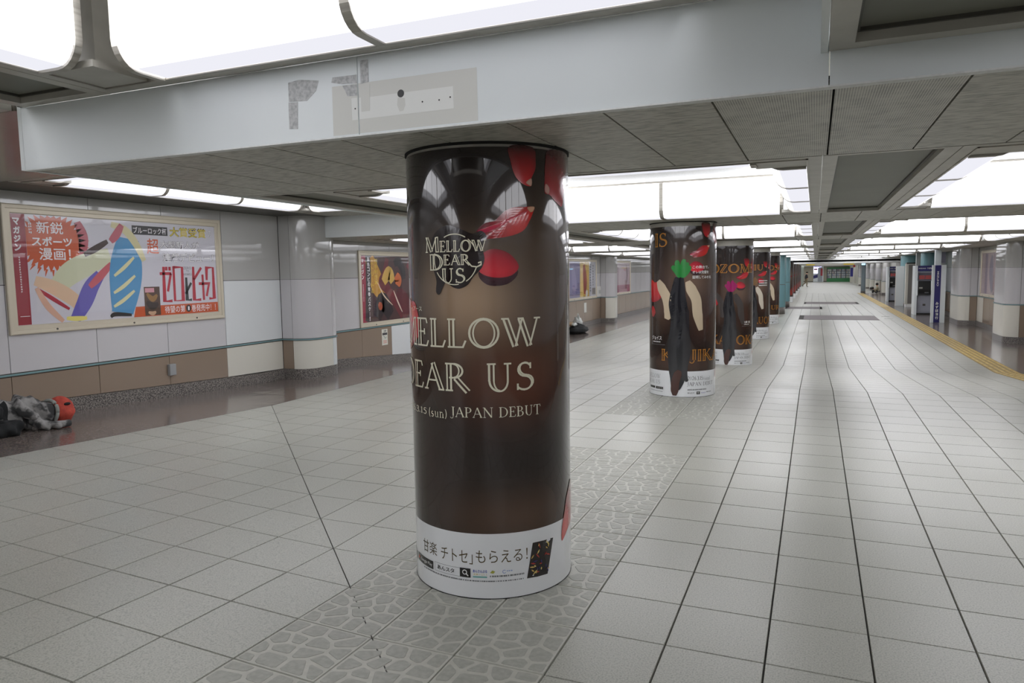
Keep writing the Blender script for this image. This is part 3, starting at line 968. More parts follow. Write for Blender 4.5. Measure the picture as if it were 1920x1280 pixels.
ys_ = [(-7, 9.0), (9.9, 21.3), (22.9, 27.6), (29.6, 47.6)]
for a, b in ys_:
    n = max(2, round((b-a)/1.02))
    low = [Cm]+[B]*3 if a > 20 and a < 25 else [B]
    wall_run('R', [a+(b-a)*k/n for k in range(n+1)], ZS if a > 3 else 2.3, low, [Gp], wr)
for _, a, b in RP_: pilaster('R', a, b, ZS, wr)
pilaster('R', 9.0, 9.9, ZS, wr)
for k in range(7):
    y0 = 51.3+6*k
    pilaster('R', y0, y0+1.6, 1.99, wr)
box('wall_panel', M['panel_grey'], wr, XR, XR+.05, 47.6, 93, ZF, 1.99)
box('wall_panel', M['panel_grey'], wl, -9.0, -8.95, 48, YEND, ZF, 1.99)
box('wall_panel', M['panel_grey'], wl, -9.0, XL, 47.95, 48.0, ZF, 2.2)
for k in range(3):
    box('square_pier', M['panel_cream'], wr, XR-.3-.1*k, XR+.4, 94+7*k, 95.5+7*k, ZF, 1.99)
wb = tag(empty('wall_back'), kind='structure')
box('wall_panel', M['panel_grey'], wb, XL, -1.4, -8.0, -7.9, -.3, 3.05)
box('wall_panel', M['panel_grey'], wb, -1.39, XR, -8.0, -7.9, -.3, 3.05)
we = tag(empty('wall_end'), kind='structure')
ENDW = mat('beige_end_wall', (176, 170, 152), .6)
for a, b in [(-9, -2.2), (-2.19, 1.2), (1.21, 4.9), (4.91, 8.1)]:
    box('wall_panel', ENDW, we, a, b, YEND, YEND+.1, ZF, 2.0)
box('skirting', M['steel_dark'], we, -9, 8.1, YEND-.03, YEND, ZF, ZF+.12)
# plain lamps in the ceiling of the lower hall
for k in range(21):
    yy = YF+2.2+3.1*k
    box('lamp_panel', M['far_lamp'], ceil, -7.5, 4.6, yy, yy+.55, 1.978, 1.992)
    box('added_lamp_shield', M['coffer'], ceil, -8.9, 4.9, yy-1.25, yy-1.15, 1.92, 1.99)  # downstand added ahead of each lamp to hide it from the camera
# ------------------------------------------------------------------ columns with printed wraps
def settle(root, loc):
    root.location = loc
    for ch in root.children:
        ch.location = Vector(ch.location)-Vector(loc)

RW = .417
def cm(u, z, off=0.):
    a = u/RW
    return ((RW+off)*math.cos(a), (RW+off)*math.sin(a), z)
def wprint(name, poly, m, parent, off=.0012, cols=None):
    vs, fs = poly
    return make(name, [cm(u, z, off) for u, z in vs], fs, m, parent, cols=cols)
def filled(pts, rings=5):
    n = len(pts)
    cx = sum(p[0] for p in pts)/n; cy = sum(p[1] for p in pts)/n
    vs, fs = [(cx, cy)], []
    for r in range(1, rings+1):
        vs += [(cx+(p[0]-cx)*r/rings, cy+(p[1]-cy)*r/rings) for p in pts]
    fs += [(0, 1+i, 1+(i+1) % n) for i in range(n)]
    for r in range(rings-1):
        a, b = 1+r*n, 1+(r+1)*n
        fs += [(a+i, b+i, b+(i+1) % n, a+(i+1) % n) for i in range(n)]
    return vs, fs
M['petal'] = mat('petal_print', (190, 40, 45), .12, coat=.8, attr=True)
def mixc(a, b, t): return tuple(x+(y-x)*t for x, y in zip(a, b))
def petal(parent, pts, c0, c1, axis, off=.0018, rings=6, nm='petal_print'):
    """colour runs from c0 to c1 along axis (u,z) with a pale tip."""
    pts = smooth_loop(pts, 5)
    vs, fs = filled(pts, rings)
    pr_ = [v[0]*axis[0]+v[1]*axis[1] for v in vs]
    a, b = min(pr_), max(pr_)
    c0, c1 = lin(c0), lin(c1)
    n = len(pts)
    cols = []
    for i, q in enumerate(pr_):
        t = (q-a)/((b-a) or 1)
        c = mixc(c0, c1, t)
        r = 0 if i == 0 else ((i-1)//n+1)/rings
        c = mixc(c, tuple(x*.5 for x in c), max(0, r-.6)*1.2)
        cols.append(c)
    return wprint(nm, (vs, fs), M['petal'], parent, off, cols)

def gauss(u, z, cu, cz, su, sz): return math.exp(-((u-cu)/su)**2-((z-cz)/sz)**2)
def field_logo(u, z):
    c = lin((34, 27, 25))
    for cu, cz, su, sz, col, k in [(-.07, 1.46, .27, .22, (172, 146, 120), 1), (.12, 1.08, .28, .20, (104, 66, 52), .9), (.12, .40, .40, .14, (86, 64, 50), .9), (.28, 1.62, .24, .34, (92, 76, 64), .85), (-.36, .62, .2, .2, (58, 40, 34), .6), (-.45, 1.1, .2, .3, (70, 54, 44), .7)]:
        c = mixc(c, lin(col), k*gauss(u, z, cu, cz, su, sz))
    return c
def field_dark(u, z):
    c = lin((36, 28, 25))
    for cu, cz, su, sz, col, k in [(.12, 1.52, .30, .34, (112, 88, 72), .9), (.30, .95, .2, .3, (74, 48, 40), .8), (0, .42, .6, .12, (82, 58, 48), .8), (-.28, 1.15, .2, .28, (90, 66, 54), .7), (.35, .62, .2, .2, (40, 30, 28), .5)]:
        c = mixc(c, lin(col), k*gauss(u, z, cu, cz, su, sz))
    return c
def wrap_mesh(name, z0, z1, fld):
    nu, nz = 144, 72
    vs, cols, fs = [], [], []
    for j in range(nz+1):
        z = z0+(z1-z0)*j/nz
        for i in range(nu):
            u = -math.pi*RW+2*math.pi*RW*i/nu
            vs.append(cm(u, z)); cols.append(fld(u, z))
    fs = [(j*nu+i, j*nu+(i+1) % nu, (j+1)*nu+(i+1) % nu, (j+1)*nu+i) for j in range(nz) for i in range(nu)]
    me = D.meshes.new(name)
    me.from_pydata(vs, [], fs)
    me.materials.append(M['wrap'])
    ca = me.color_attributes.new('Col', 'FLOAT_COLOR', 'POINT')
    ca.data.foreach_set('color', [x for c in cols for x in (*c, 1)])
    me.polygons.foreach_set('use_smooth', [True]*len(me.polygons))
    me.update()
    return me
BAND = .328
M['wrap_white'] = mat('white_laminated_print', (232, 234, 236), .12, coat=.8)
wm_logo = {}
def ring_mesh(name, r, z0, z1, m, n=144):
    vs = [(r*math.cos(2*math.pi*i/n), r*math.sin(2*math.pi*i/n), z) for z in (z0, z1) for i in range(n)]
    me = D.meshes.new(name)
    me.from_pydata(vs, [], [(i, (i+1) % n, n+(i+1) % n, n+i) for i in range(n)])
    me.materials.append(m)
    me.polygons.foreach_set('use_smooth', [True]*n)
    me.update()
    return me
BANDM = ring_mesh('white_band', RW, .004, BAND, M['wrap_white'])
def base_column(i, name, wrap_me, top, label, cat='column', group=None):
    x, y = CX, CY0+6*i
    z = fz(x, y)
    if i >= 7: zc = 1.99
    else: zc = ZS
    root = empty(name, (x, y, z))
    root.rotation_euler = (0, 0, math.atan2(-y, -x))
    tag(root, label, cat, group, 'thing')
    MB().cyl(0, 0, RW-.006, -.01, zc-z, 96).build('shaft', M['frame_grey'], root, smooth=False)
    MB().cyl(0, 0, RW+.004, zc-z-.012, zc-z+.002, 96).build('ceiling_collar', M['gap'], root)
    MB().cyl(0, 0, RW+.002, -.002, .005, 96).build('base_edge', M['black'], root)
    if wrap_me:
        wr_ = place('poster_wrap', wrap_me, root)
        place('white_band', BANDM, wr_)
        return root, wr_
    return root, None
def fine_line(parent, u0, u1, z, h, m, seed, off=.0014):
    r = random.Random(seed); vs, fs = [], []
    u = u0
    while u < u1:
        w_ = r.uniform(.004, .012)
        n = len(vs)
        vs += [(u, z-h/2), (min(u+w_, u1), z-h/2), (min(u+w_, u1), z+h/2), (u, z+h/2)]
        fs.append((n, n+1, n+2, n+3)); u += w_+r.uniform(.001, .005)
    return wprint('fine_print', (vs, fs), m, parent, off)
def rectp(u0, u1, z0, z1, n=8):
    vs = [(u0+(u1-u0)*i/n, z) for z in (z0, z1) for i in range(n+1)]
    return vs, [(i, i+1, n+2+i, n+1+i) for i in range(n)]
LEAF = [(-.055, 1.775), (-.02, 1.81), (.03, 1.825), (.075, 1.865), (.12, 1.885), (.17, 1.887), (.228, 1.89), (.222, 1.865), (.205, 1.83), (.17, 1.78), (.10, 1.752), (.0, 1.74), (-.02, 1.755)]
LIPS = [(-.05, 1.60), (-.045, 1.655), (.0, 1.69), (.05, 1.69), (.10, 1.668), (.138, 1.625), (.136, 1.595), (.10, 1.568), (.04, 1.56), (-.02, 1.572)]
TOP1 = [(.105, 2.163), (.11, 2.09), (.13, 2.03), (.165, 1.995), (.212, 1.985), (.214, 2.02), (.235, 2.06), (.24, 2.10), (.225, 2.163)]
TOP2 = [(.33, 2.163), (.30, 2.10), (.295, 2.02), (.295, 1.96), (.33, 1.95), (.37, 1.925), (.44, 1.905), (.47, 1.99), (.50, 2.08), (.52, 2.163)]
SIDE = [(-.60, 1.45), (-.52, 1.45), (-.455, 1.44), (-.42, 1.38), (-.41, 1.33), (-.43, 1.27), (-.5, 1.23), (-.6, 1.2), (-.68, 1.3)]
FALL = [(.55, .50), (.47, .43), (.44, .36), (.41, .29), (.405, .22), (.43, .225), (.49, .26), (.54, .28), (.60, .36), (.62, .45)]
def petals(wr_, du=0., tops=True, side=True):
    sh = lambda pts, k=0: [(u+du, z) for u, z in pts]
    petal(wr_, sh(LEAF), (104, 12, 34), (222, 46, 40), (.8, -.6))
    petal(wr_, sh([(-.05, 1.778), (.02, 1.80), (.1, 1.835), (.19, 1.872), (.18, 1.862), (.1, 1.82), (.0, 1.772)]), (190, 30, 70), (200, 40, 60), (1, 0), .0026)
    petal(wr_, sh([(.19, 1.885), (.228, 1.89), (.222, 1.87), (.205, 1.865)]), (206, 150, 120), (206, 160, 130), (1, 0), .0026, 3)
    petal(wr_, sh([(-.04, 1.595), (.04, 1.585), (.13, 1.60), (.13, 1.565), (.08, 1.528), (.0, 1.525), (-.045, 1.56)]), (58, 24, 34), (70, 30, 38), (0, 1), .0016)
    petal(wr_, sh(LIPS), (232, 48, 64), (150, 22, 40), (.3, .95), .0024)
    if tops:
        petal(wr_, sh(TOP1), (226, 44, 52), (44, 12, 16), (0, 1))
        petal(wr_, sh([(.185, 2.0), (.213, 1.986), (.214, 2.02)]), (214, 168, 150), (214, 168, 150), (1, 0), .0026, 3)
        petal(wr_, sh(TOP2), (206, 34, 48), (60, 14, 20), (0, 1))
        petal(wr_, sh([(.295, 1.965), (.30, 2.0), (.325, 1.985), (.32, 1.955)]), (206, 150, 140), (206, 150, 140), (1, 0), .0026, 3)
    if side: petal(wr_, sh(SIDE), (224, 44, 46), (186, 28, 40), (0, -1))
    petal(wr_, sh(FALL), (230, 70, 60), (120, 30, 40), (.2, 1), .0026)
WTOP = 2.160
WLOGO = wrap_mesh('poster_wrap', BAND, WTOP, field_logo)
root0, w0 = base_column(0, 'poster_column', WLOGO, WTOP, 'largest column, wrapped in a brown print with a round chocolate drip logo', group='printed columns')
petals(w0)
SPL = smooth_loop([(-.305, 1.70), (-.275, 1.77), (-.205, 1.808), (-.135, 1.79), (-.075, 1.765), (-.035, 1.778), (-.008, 1.75), (-.028, 1.70), (-.02, 1.65), (-.035, 1.605), (-.075, 1.565), (-.10, 1.53), (-.14, 1.512), (-.175, 1.518), (-.205, 1.538), (-.232, 1.532), (-.243, 1.495), (-.258, 1.483), (-.272, 1.50), (-.268, 1.55), (-.285, 1.60), (-.303, 1.65)], 4)
lg = wprint('logo_splash', filled(SPL, 6), M['choco'], w0, .0030)
for a0, a1 in [(60, 118), (20, 52), (-60, -18), (-150, -80), (165, 205)]:
    wprint('logo_ring', stroke2(arc(-.165, 1.648, .112, .118, a0, a1, 12), .0045), M['cream_ink'], w0, .0036)
wprint('logo_lettering', fit(serif_poly('M', True, .16, .055), -.335, -.248, 1.683, 1.757), M['cream_ink'], w0, .0042)
wprint('logo_lettering', fit(serif_poly('ELLOW', True, .14, .06), -.243, -.010, 1.682, 1.738), M['cream_ink'], w0, .0042)
wprint('logo_lettering', fit(serif_poly('D', True, .17, .055), -.306, -.226, 1.598, 1.676), M['cream_ink'], w0, .0042)
wprint('logo_lettering', fit(serif_poly('EAR', True, .14, .06), -.222, -.085, 1.618, 1.672), M['cream_ink'], w0, .0042)
wprint('logo_lettering', stroke2([(-.10, 1.635), (-.08, 1.615), (-.055, 1.612), (-.036, 1.622), (-.036, 1.635), (-.05, 1.630)], .006), M['cream_ink'], w0, .0042)
wprint('logo_lettering', fit(serif_poly('US', True, .15, .055), -.232, -.112, 1.536, 1.608), M['cream_ink'], w0, .0042)
wprint('lettering', fit(font_poly('メロウディアース'), -.645, -.380, 1.401, 1.426), M['cream_ink'], w0, .0034)
wprint('lettering', fit(serif_poly('MELLOW', True), -.605, .254, 1.228, 1.374), M['cream_ink'], w0, .0034)
wprint('lettering', fit(serif_poly('DEAR US', True), -.610, .214, 1.013, 1.160), M['cream_ink'], w0, .0034)
wprint('lettering', fit(serif_poly('2026.3.15', thick=.11, thin=.06), -.625, -.362, .893, .928), M['cream_ink'], w0, .0034)
wprint('lettering', fit(serif_poly('(sun)', thick=.09, thin=.05), -.342, -.226, .884, .932), M['cream_ink'], w0, .0034)
wprint('lettering', fit(serif_poly('JAPAN DEBUT', thick=.12, thin=.05), -.206, .250, .890, .948), M['cream_ink'], w0, .0034)
def offers(wr_, text=True, dark=M['black_gloss']):
    if text:
        wprint('lettering', fit(font_poly('甘楽', -.002), -.432, -.312, .180, .246), M['brown_ink'], wr_)
        wprint('lettering', fit(font_poly('チトセ」', -.002), -.284, -.106, .174, .240), M['brown_ink'], wr_)
        wprint('lettering', fit(font_poly('もらえる！', -.002), -.090, .168, .184, .246), M['brown_ink'], wr_)
    wprint('store_badge', rectp(-.72, -.532, .098, .138), dark, wr_)
    wprint('store_badge', rectp(-.510, -.343, .104, .146), dark, wr_)
    wprint('badge_lettering', fit(font_poly('Google Play'), -.466, -.352, .114, .134), M['white'], wr_, .002)
    wprint('badge_lettering', filled([(-.50, .114), (-.478, .125), (-.50, .136)], 2), ink(214, 90, 60), wr_, .002)
    for s in (rectp(-.330, -.172, .106, .1075), rectp(-.330, -.172, .1485, .150), rectp(-.330, -.3285, .106, .150, 1)):
        wprint('search_box', s, M['grey_ink'], wr_)
    wprint('lettering', fit(font_poly('あんスタ', .012), -.312, -.205, .117, .140), M['black'], wr_)
    wprint('search_button', rectp(-.174, -.118, .106, .152, 3), dark, wr_)
    wprint('search_button', stroke2(arc(-.148, .132, .0105, .0105, 0, 360, 16), .004), M['white'], wr_, .002)
    wprint('search_button', stroke2([(-.140, .124), (-.130, .114)], .005), M['white'], wr_, .002)
    wprint('lettering', fit(font_poly('あんさんぶる', .015), -.106, -.036, .134, .149), ink(62, 84, 176), wr_)
    wprint('lettering', fit(font_poly('スターズ！！', .02), -.104, -.038, .120, .131), ink(206, 182, 70), wr_)
    wprint('underline', rectp(-.106, -.036, .109, .116, 2), ink(112, 176, 170), wr_)
    wprint('maker_mark', filled([(-.022, .134), (-.01, .146), (.004, .140), (-.006, .130)], 2), ink(170, 170, 70), wr_)
    wprint('maker_mark', stroke2(arc(.048, .138, .008, .008, 40, 330, 10), .003), ink(130, 150, 200), wr_)
    fine_line(wr_, .06, .088, .141, .006, ink(150, 165, 205), 3)
    fine_line(wr_, -.022, .148, .117, .008, M['grey_ink'], 1)
    fine_line(wr_, -.43, -.34, .093, .006, M['grey_ink'], 2)
    fine_line(wr_, -.34, .145, .092, .006, M['grey_ink'], 5)
offers(w0)
card = wprint('photo_card', filled([(.197, .262), (.262, .260), (.330, .257), (.308, .170), (.287, .082), (.224, .084), (.163, .088), (.180, .175)], 4), ink(34, 26, 26, .2, .6), w0)
rc = random.Random(4)
for k in range(26):
    u, z = rc.uniform(.19, .30), rc.uniform(.095, .25)
    a = rc.uniform(0, 3.1); l = rc.uniform(.006, .016)
    wprint('card_print', stroke2([(u-l*math.cos(a), z-l*math.sin(a)), (u, z), (u+l*math.cos(a), z+l*math.sin(a))], [.003, .008, .002]), [ink(196, 164, 92), ink(170, 60, 50), ink(60, 60, 110), ink(222, 200, 120)][k % 4], w0, .0026)
wprint('card_print', fit(font_poly('♪'), .236, .262, .15, .19), ink(214, 140, 60), w0, .003) if False else None

# wraps of the following columns share one dark print; the words differ
WDARK = wrap_mesh('poster_wrap', BAND, 2.125, field_dark)
WDARK2 = wrap_mesh('poster_wrap', BAND, 2.41, field_dark)
def swash(wr_, pts, wid, c, off):
    p = smooth_loop(pts, 8, closed=False)
    n = len(p)
    ws = [wid*min(1, (.45+2.6*min(i, n-1-i)/(n-1))) for i in range(n)]
    vs, fs = stroke2(p, ws)
    # split across the width so that it follows the curve
    L, R_ = vs[:n], vs[n:]
    out, q = [], 6
    for a, b in zip(L, R_): out += [(a[0]+(b[0]-a[0])*k/q, a[1]+(b[1]-a[1])*k/q) for k in range(q+1)]
    f2 = [(i*(q+1)+k, i*(q+1)+k+1, (i+1)*(q+1)+k+1, (i+1)*(q+1)+k) for i in range(n-1) for k in range(q)]
    return wprint('brush_stroke', (out, f2), ink(*c, .14, .7), wr_, off)
def second_kind(wr_, top_word, bottom_word, quote=None, name=None, tones=((40, 128, 58), (196, 178, 152)), strokes=True):
    petals(wr_, .135, side=False)
    petal(wr_, [(-.50, 1.46), (-.40, 1.44), (-.32, 1.44), (-.27, 1.35), (-.29, 1.24), (-.40, 1.19), (-.50, 1.22)], (214, 44, 44), (170, 28, 38), (0, -1))
    petal(wr_, [(-.47, 1.13), (-.41, 1.12), (-.385, 1.05), (-.43, 1.0), (-.48, 1.02)], (196, 36, 40), (150, 26, 34), (0, -1))
    if top_word: wprint('lettering', fit(serif_poly(top_word[0], True, .14, .05), *top_word[1:]), M['gold_ink'], wr_, .0034)
    if bottom_word: wprint('lettering', fit(serif_poly(bottom_word[0], True, .14, .05), *bottom_word[1:]), M['gold_ink'], wr_, .0030)
    if strokes:      # plain colour strokes where the photograph has a printed figure
        swash(wr_, [(-.33, 1.46), (-.27, 1.36), (-.20, 1.24), (-.17, 1.08), (-.20, .98)], .13, tones[1], .0038)
        swash(wr_, [(.06, 1.45), (.11, 1.34), (.17, 1.22), (.19, 1.05), (.235, .84)], .13, tones[1], .0038)
        swash(wr_, [(-.04, 1.50), (-.06, 1.2), (-.03, .95), (-.07, .6), (-.05, .3), (-.08, .10)], .225, (30, 30, 35), .0042)
        swash(wr_, [(.06, 1.10), (.05, .85), (.07, .6), (.03, .35), (.06, .2)], .07, (38, 36, 40), .0043)
        for q in ([(-.03, 1.50), (-.08, 1.58), (-.13, 1.64)], [(-.035, 1.51), (-.06, 1.62), (-.07, 1.71)], [(-.02, 1.51), (-.005, 1.62), (.02, 1.72)], [(-.01, 1.50), (.05, 1.57), (.09, 1.64)], [(-.02, 1.50), (.01, 1.56), (.06, 1.68)]):
            swash(wr_, q, .062, tones[0], .0047)
        swash(wr_, [(-.03, .34), (-.08, .2), (-.09, .02)], .10, (72, 42, 36), .0048)
    for k, t in enumerate(quote or []):
        if t is None:
            fine_line(wr_, .118, .38, 1.622-.062*k, .026, M['white'], 20+k, .0040)
            continue
        wprint('lettering', fit(font_poly(t, .006), .118, .118+.0385*len(t), 1.604-.062*k, 1.642-.062*k), M['white'], wr_, .0040)
    if name:
        wprint('lettering', fit(font_poly(name[0], .008), *name[1:]), M['white'], wr_, .0034)
        u0, u1, z0 = name[1], name[2], name[3]
        fine_line(wr_, u0+.02, u1-.02, z0-.024, .012, M['white'], 8, .0034)
        wprint('rule_line', rectp(u0-.03, u1+.05, z0-.060, z0-.056), M['grey_ink'], wr_, .0034)
    wprint('lettering', fit(serif_poly('2026.3.15', thick=.11, thin=.06), .072, .272, .214, .268), M['black'], wr_)
    wprint('lettering', fit(serif_poly('(sun)', thick=.08, thin=.045), .285, .400, .206, .254), M['grey_ink'], wr_)
    wprint('lettering', fit(serif_poly('JAPAN DEBUT', thick=.12, thin=.05), .062, .470, .136, .192), M['black'], wr_)
    wprint('lettering', fit(serif_poly('MELLOW', thick=.09, thin=.045), -.56, -.288, .222, .276), M['grey_ink'], wr_)
    wprint('lettering', fit(serif_poly('DEAR US', thick=.09, thin=.045), -.56, -.296, .148, .200), M['grey_ink'], wr_)
    wprint('store_badge', rectp(-.52, -.385, .088, .116), M['black_gloss'], wr_)
    wprint('store_badge', rectp(-.37, -.245, .086, .116), M['black_gloss'], wr_)
    wprint('badge_lettering', fit(font_poly('Google Play'), -.345, -.252, .094, .108), M['white'], wr_, .002)
    fine_line(wr_, .07, .335, .096, .016, M['grey_ink'], 6)
    wprint('lettering', fit(font_poly('あんスタ', .012), .070, .155, .046, .066), M['black'], wr_)
    wprint('search_button', rectp(.185, .232, .036, .072, 3), M['black_gloss'], wr_)
    wprint('search_button', stroke2(arc(.206, .056, .008, .008, 0, 360, 12), .004), M['white'], wr_, .002)
    wprint('lettering', fit(font_poly('あんさんぶる', .015), .252, .318, .046, .062), ink(120, 110, 180), wr_)
    fine_line(wr_, .335, .43, .058, .01, M['grey_ink'], 7)
    fine_line(wr_, -.5, -.25, .058, .006, M['grey_ink'], 9)
specs = [
 (1, WDARK, ('IS', -.392, -.196, 1.878, 2.052), ('KOJIKA', -.270, .600, .428, .606), ['この舞台で、', 'オレは完璧を', '証明してみせる'], ('ジョイス', -.452, -.268, .712, .762), ((44, 132, 60), (196, 178, 152)), 'brown printed column second in the row, with a patch of bright green'),
 (2, WDARK2, ('OZOMI', -.470, .470, 1.868, 2.052), ('KADOKA', -.430, .640, .428, .622), None, ('内東 望', .240, .420, .860, .905), ((150, 28, 92), (70, 64, 62)), 'brown printed column third in the row, with a patch of magenta'),
 (3, WDARK2, ('RIU', -.220, .230, 1.900, 2.070), ('KUON', -.030, .600, .428, .626), [None, None, None], None, ((120, 90, 60), (206, 196, 180)), 'brown printed column fourth in the row, partly behind the one with magenta'),
 (4, WDARK2, ('OSU', .040, .520, 1.900, 2.070), ('UR', .140, .520, .500, .668), None, None, ((90, 70, 60), (206, 190, 164)), 'brown printed column fifth in the row, just before the plain teal columns'),
]
for i, wm, tw, bw, qt, nm, tones, lab in specs:
    r_, w_ = base_column(i, 'poster_column', wm, 0, lab, group='printed columns')
    second_kind(w_, tw, bw, qt, nm, tones)
for i in (5, 6):
    x, y = CX, CY0+6*i
    r_ = empty('teal_column', (x, y, ZF))
    tag(r_, ['plain teal enamelled round column nearer of the two past the brown printed columns', 'plain teal enamelled round column farther of the two past the brown printed columns'][i-5], 'column', 'teal columns in the row', 'thing')
    MB().cyl(0, 0, .40, 0, .30, 64).build('granite_base', M['skirting'], r_, True)
    MB().cyl(0, 0, .41, .30, 1.26, 64, caps=True).build('lower_casing', M['teal'], r_)
    MB().cyl(0, 0, .400, 1.26, 1.285, 64).build('joint_band', M['steel_dark'], r_)
    MB().cyl(0, 0, .41, 1.285, ZS-ZF, 64).build('upper_casing', M['teal'], r_)
WFAR = wrap_mesh('poster_wrap', BAND, 2.33, field_dark)
for k, i in enumerate(range(7, 12)):
    r_, w_ = base_column(i, 'poster_column', WFAR, 0, 'small distant brown printed column, %s of the five beyond the teal columns' % ['nearest', 'second', 'third', 'fourth', 'farthest'][k], group='printed columns')
    petal(w_, [(.1, .62), (.25, .74), (.45, .95), (.56, .9), (.5, .6), (.4, .42), (.2, .46)], (150, 48, 40), (96, 32, 30), (0, 1))
    petal(w_, [(.2, 1.5), (.3, 1.56), (.40, 1.55), (.36, 1.48)], (120, 34, 36), (100, 28, 34), (1, 0))

# ------------------------------------------------------------------ wall posters
def wallprint(name, poly, m, parent, off, X=XL, s=1):
    vs, fs = poly
    return make(name, [(X+s*off, y, z) for y, z in vs], fs, m, parent)
def frame_mesh(parent, y0, y1, z0, z1, fw_, X, s, m, nm='frame'):
    prof = [(0, 0), (0, .028), (.010, .032), (fw_*.45, .030), (fw_*.5, .022), (fw_*.92, .022), (fw_, .014), (fw_, 0)]
    c = [((y0, z0), (1, 1)), ((y1, z0), (-1, 1)), ((y1, z1), (-1, -1)), ((y0, z1), (1, -1))]
    k = len(prof)
    vs = [(X+s*h, p[0]+d[0]*t, p[1]+d[1]*t) for p, d in c for t, h in prof]
    fs = [(i*k+j, i*k+j+1, ((i+1) % 4)*k+j+1, ((i+1) % 4)*k+j) for i in range(4) for j in range(k-1)]
    return make(nm, vs, fs, m, parent)
def vdash(y0, y1, z0, z1, n):
    r = random.Random(int(z0*1000)+n); vs, fs = [], []
    h = (z1-z0)/n
    for i in range(n):
        t = z1-i*h
        for a in range(2):
            k = len(vs); ya = y0+(y1-y0)*(.05+.5*a); yb = ya+(y1-y0)*r.uniform(.25, .45)
            zb = t-h*r.uniform(.55, .85)
            vs += [(ya, zb), (yb, zb), (yb, t-.08*h), (ya, t-.08*h)]; fs.append((k, k+1, k+2, k+3))
    return vs, fs
def rpoly(y0, y1, z0, z1): return [(y0, z0), (y1, z0), (y1, z1), (y0, z1)], [(0, 1, 2, 3)]
def poster(nm, y0, y1, z0, z1, fw_, X, s, base, label, cat='poster', lip=True):
    r = empty(nm)
    tag(r, label, cat, 'framed wall posters')
    frame_mesh(r, y0, y1, z0, z1, fw_, X, s, M['beige'])
    pr_ = box('print', base, r, X+s*.002, X+s*.008, y0+fw_, y1-fw_, z0+fw_, z1-fw_)
    box('cover_pane', M['pane'], r, X+s*.0135, X+s*.0155, y0+fw_, y1-fw_, z0+fw_, z1-fw_)
    for k in range(3):
        yy = y0+(y1-y0)*(.17+.33*k)
        MB().tube([(X+s*.020, yy, z0+fw_*.35), (X+s*.037, yy, z0+fw_*.35)], .011, 8).build('clip', M['steel_dark'], r)
    return r, pr_
def text_on(parent, t, y0, y1, z0, z1, m, off, outline=None, bold=.012, X=XL, s=1):
    if outline:
        p = fit(font_poly(t, bold), y0, y1, z0, z1)
        q = font_poly(t, bold+.03)
        e = .03*(z1-z0)
        wallprint('lettering_outline', fit(q, y0-e, y1+e, z0-e, z1+e), outline, parent, off-.0004, X, s)
        return wallprint('lettering', p, m, parent, off, X, s)
    return wallprint('lettering', fit(font_poly(t, bold), y0, y1, z0, z1), m, parent, off, X, s)

p1, pr1 = poster('poster_display', 4.775, 7.685, 1.022, 2.366, .095, XL, 1, ink(206, 204, 212, .3), 'wide landscape poster with an orange sunburst and red logo on pale ground')
wallprint('red_band', ([(4.872, 2.268), (5.02, 2.268), (5.012, 1.119), (4.872, 1.119)], [(0, 1, 2, 3)]), ink(150, 30, 48), pr1, .0092)
OR = ink(198, 86, 40)
bc = (5.30, 1.99)
sp = []
for k in range(64):
    a = 2*math.pi*k/64
    r_ = (.385 if k % 2 else .30)
    y_, z_ = bc[0]+r_*1.02*math.cos(a), bc[1]+r_*.86*math.sin(a)
    sp.append((min(max(y_, 5.02), 5.72), min(z_, 2.268)))
wallprint('sunburst', ([bc]+sp, [(0, 1+i, 1+(i+1) % 64) for i in range(64)]), OR, pr1, .0090)
for k in range(16):
    a = math.radians(-152+k*12)
    wallprint('sunburst_ray', stroke2([(bc[0]+.34*math.cos(a), bc[1]+.30*math.sin(a)), (bc[0]+.43*math.cos(a), bc[1]+.38*math.sin(a))], [.03, .004]), OR, pr1, .0089)
Wt = ink(236, 234, 236, .3)
BK = ink(40, 38, 42, .3)
text_on(pr1, '新鋭', 5.135, 5.43, 2.075, 2.205, Wt, .0100, bold=.008)
text_on(pr1, 'スポーツ', 5.075, 5.525, 1.945, 2.045, Wt, .0100, bold=.03)
text_on(pr1, '漫画！', 5.145, 5.50, 1.795, 1.925, Wt, .0100, bold=.012)
wallprint('lettering', vdash(5.052, 5.088, 2.065, 2.187, 4), Wt, pr1, .0100)
wallprint('lettering', vertical('マガジン', 4.893, 4.965, 1.88, 2.232, .05), Wt, pr1, .0100)
wallprint('lettering', vdash(4.927, 4.943, 1.45, 1.83, 15), Wt, pr1, .0100)
wallprint('lettering', rpoly(4.90, 5.0, 1.205, 1.211), Wt, pr1, .0100)
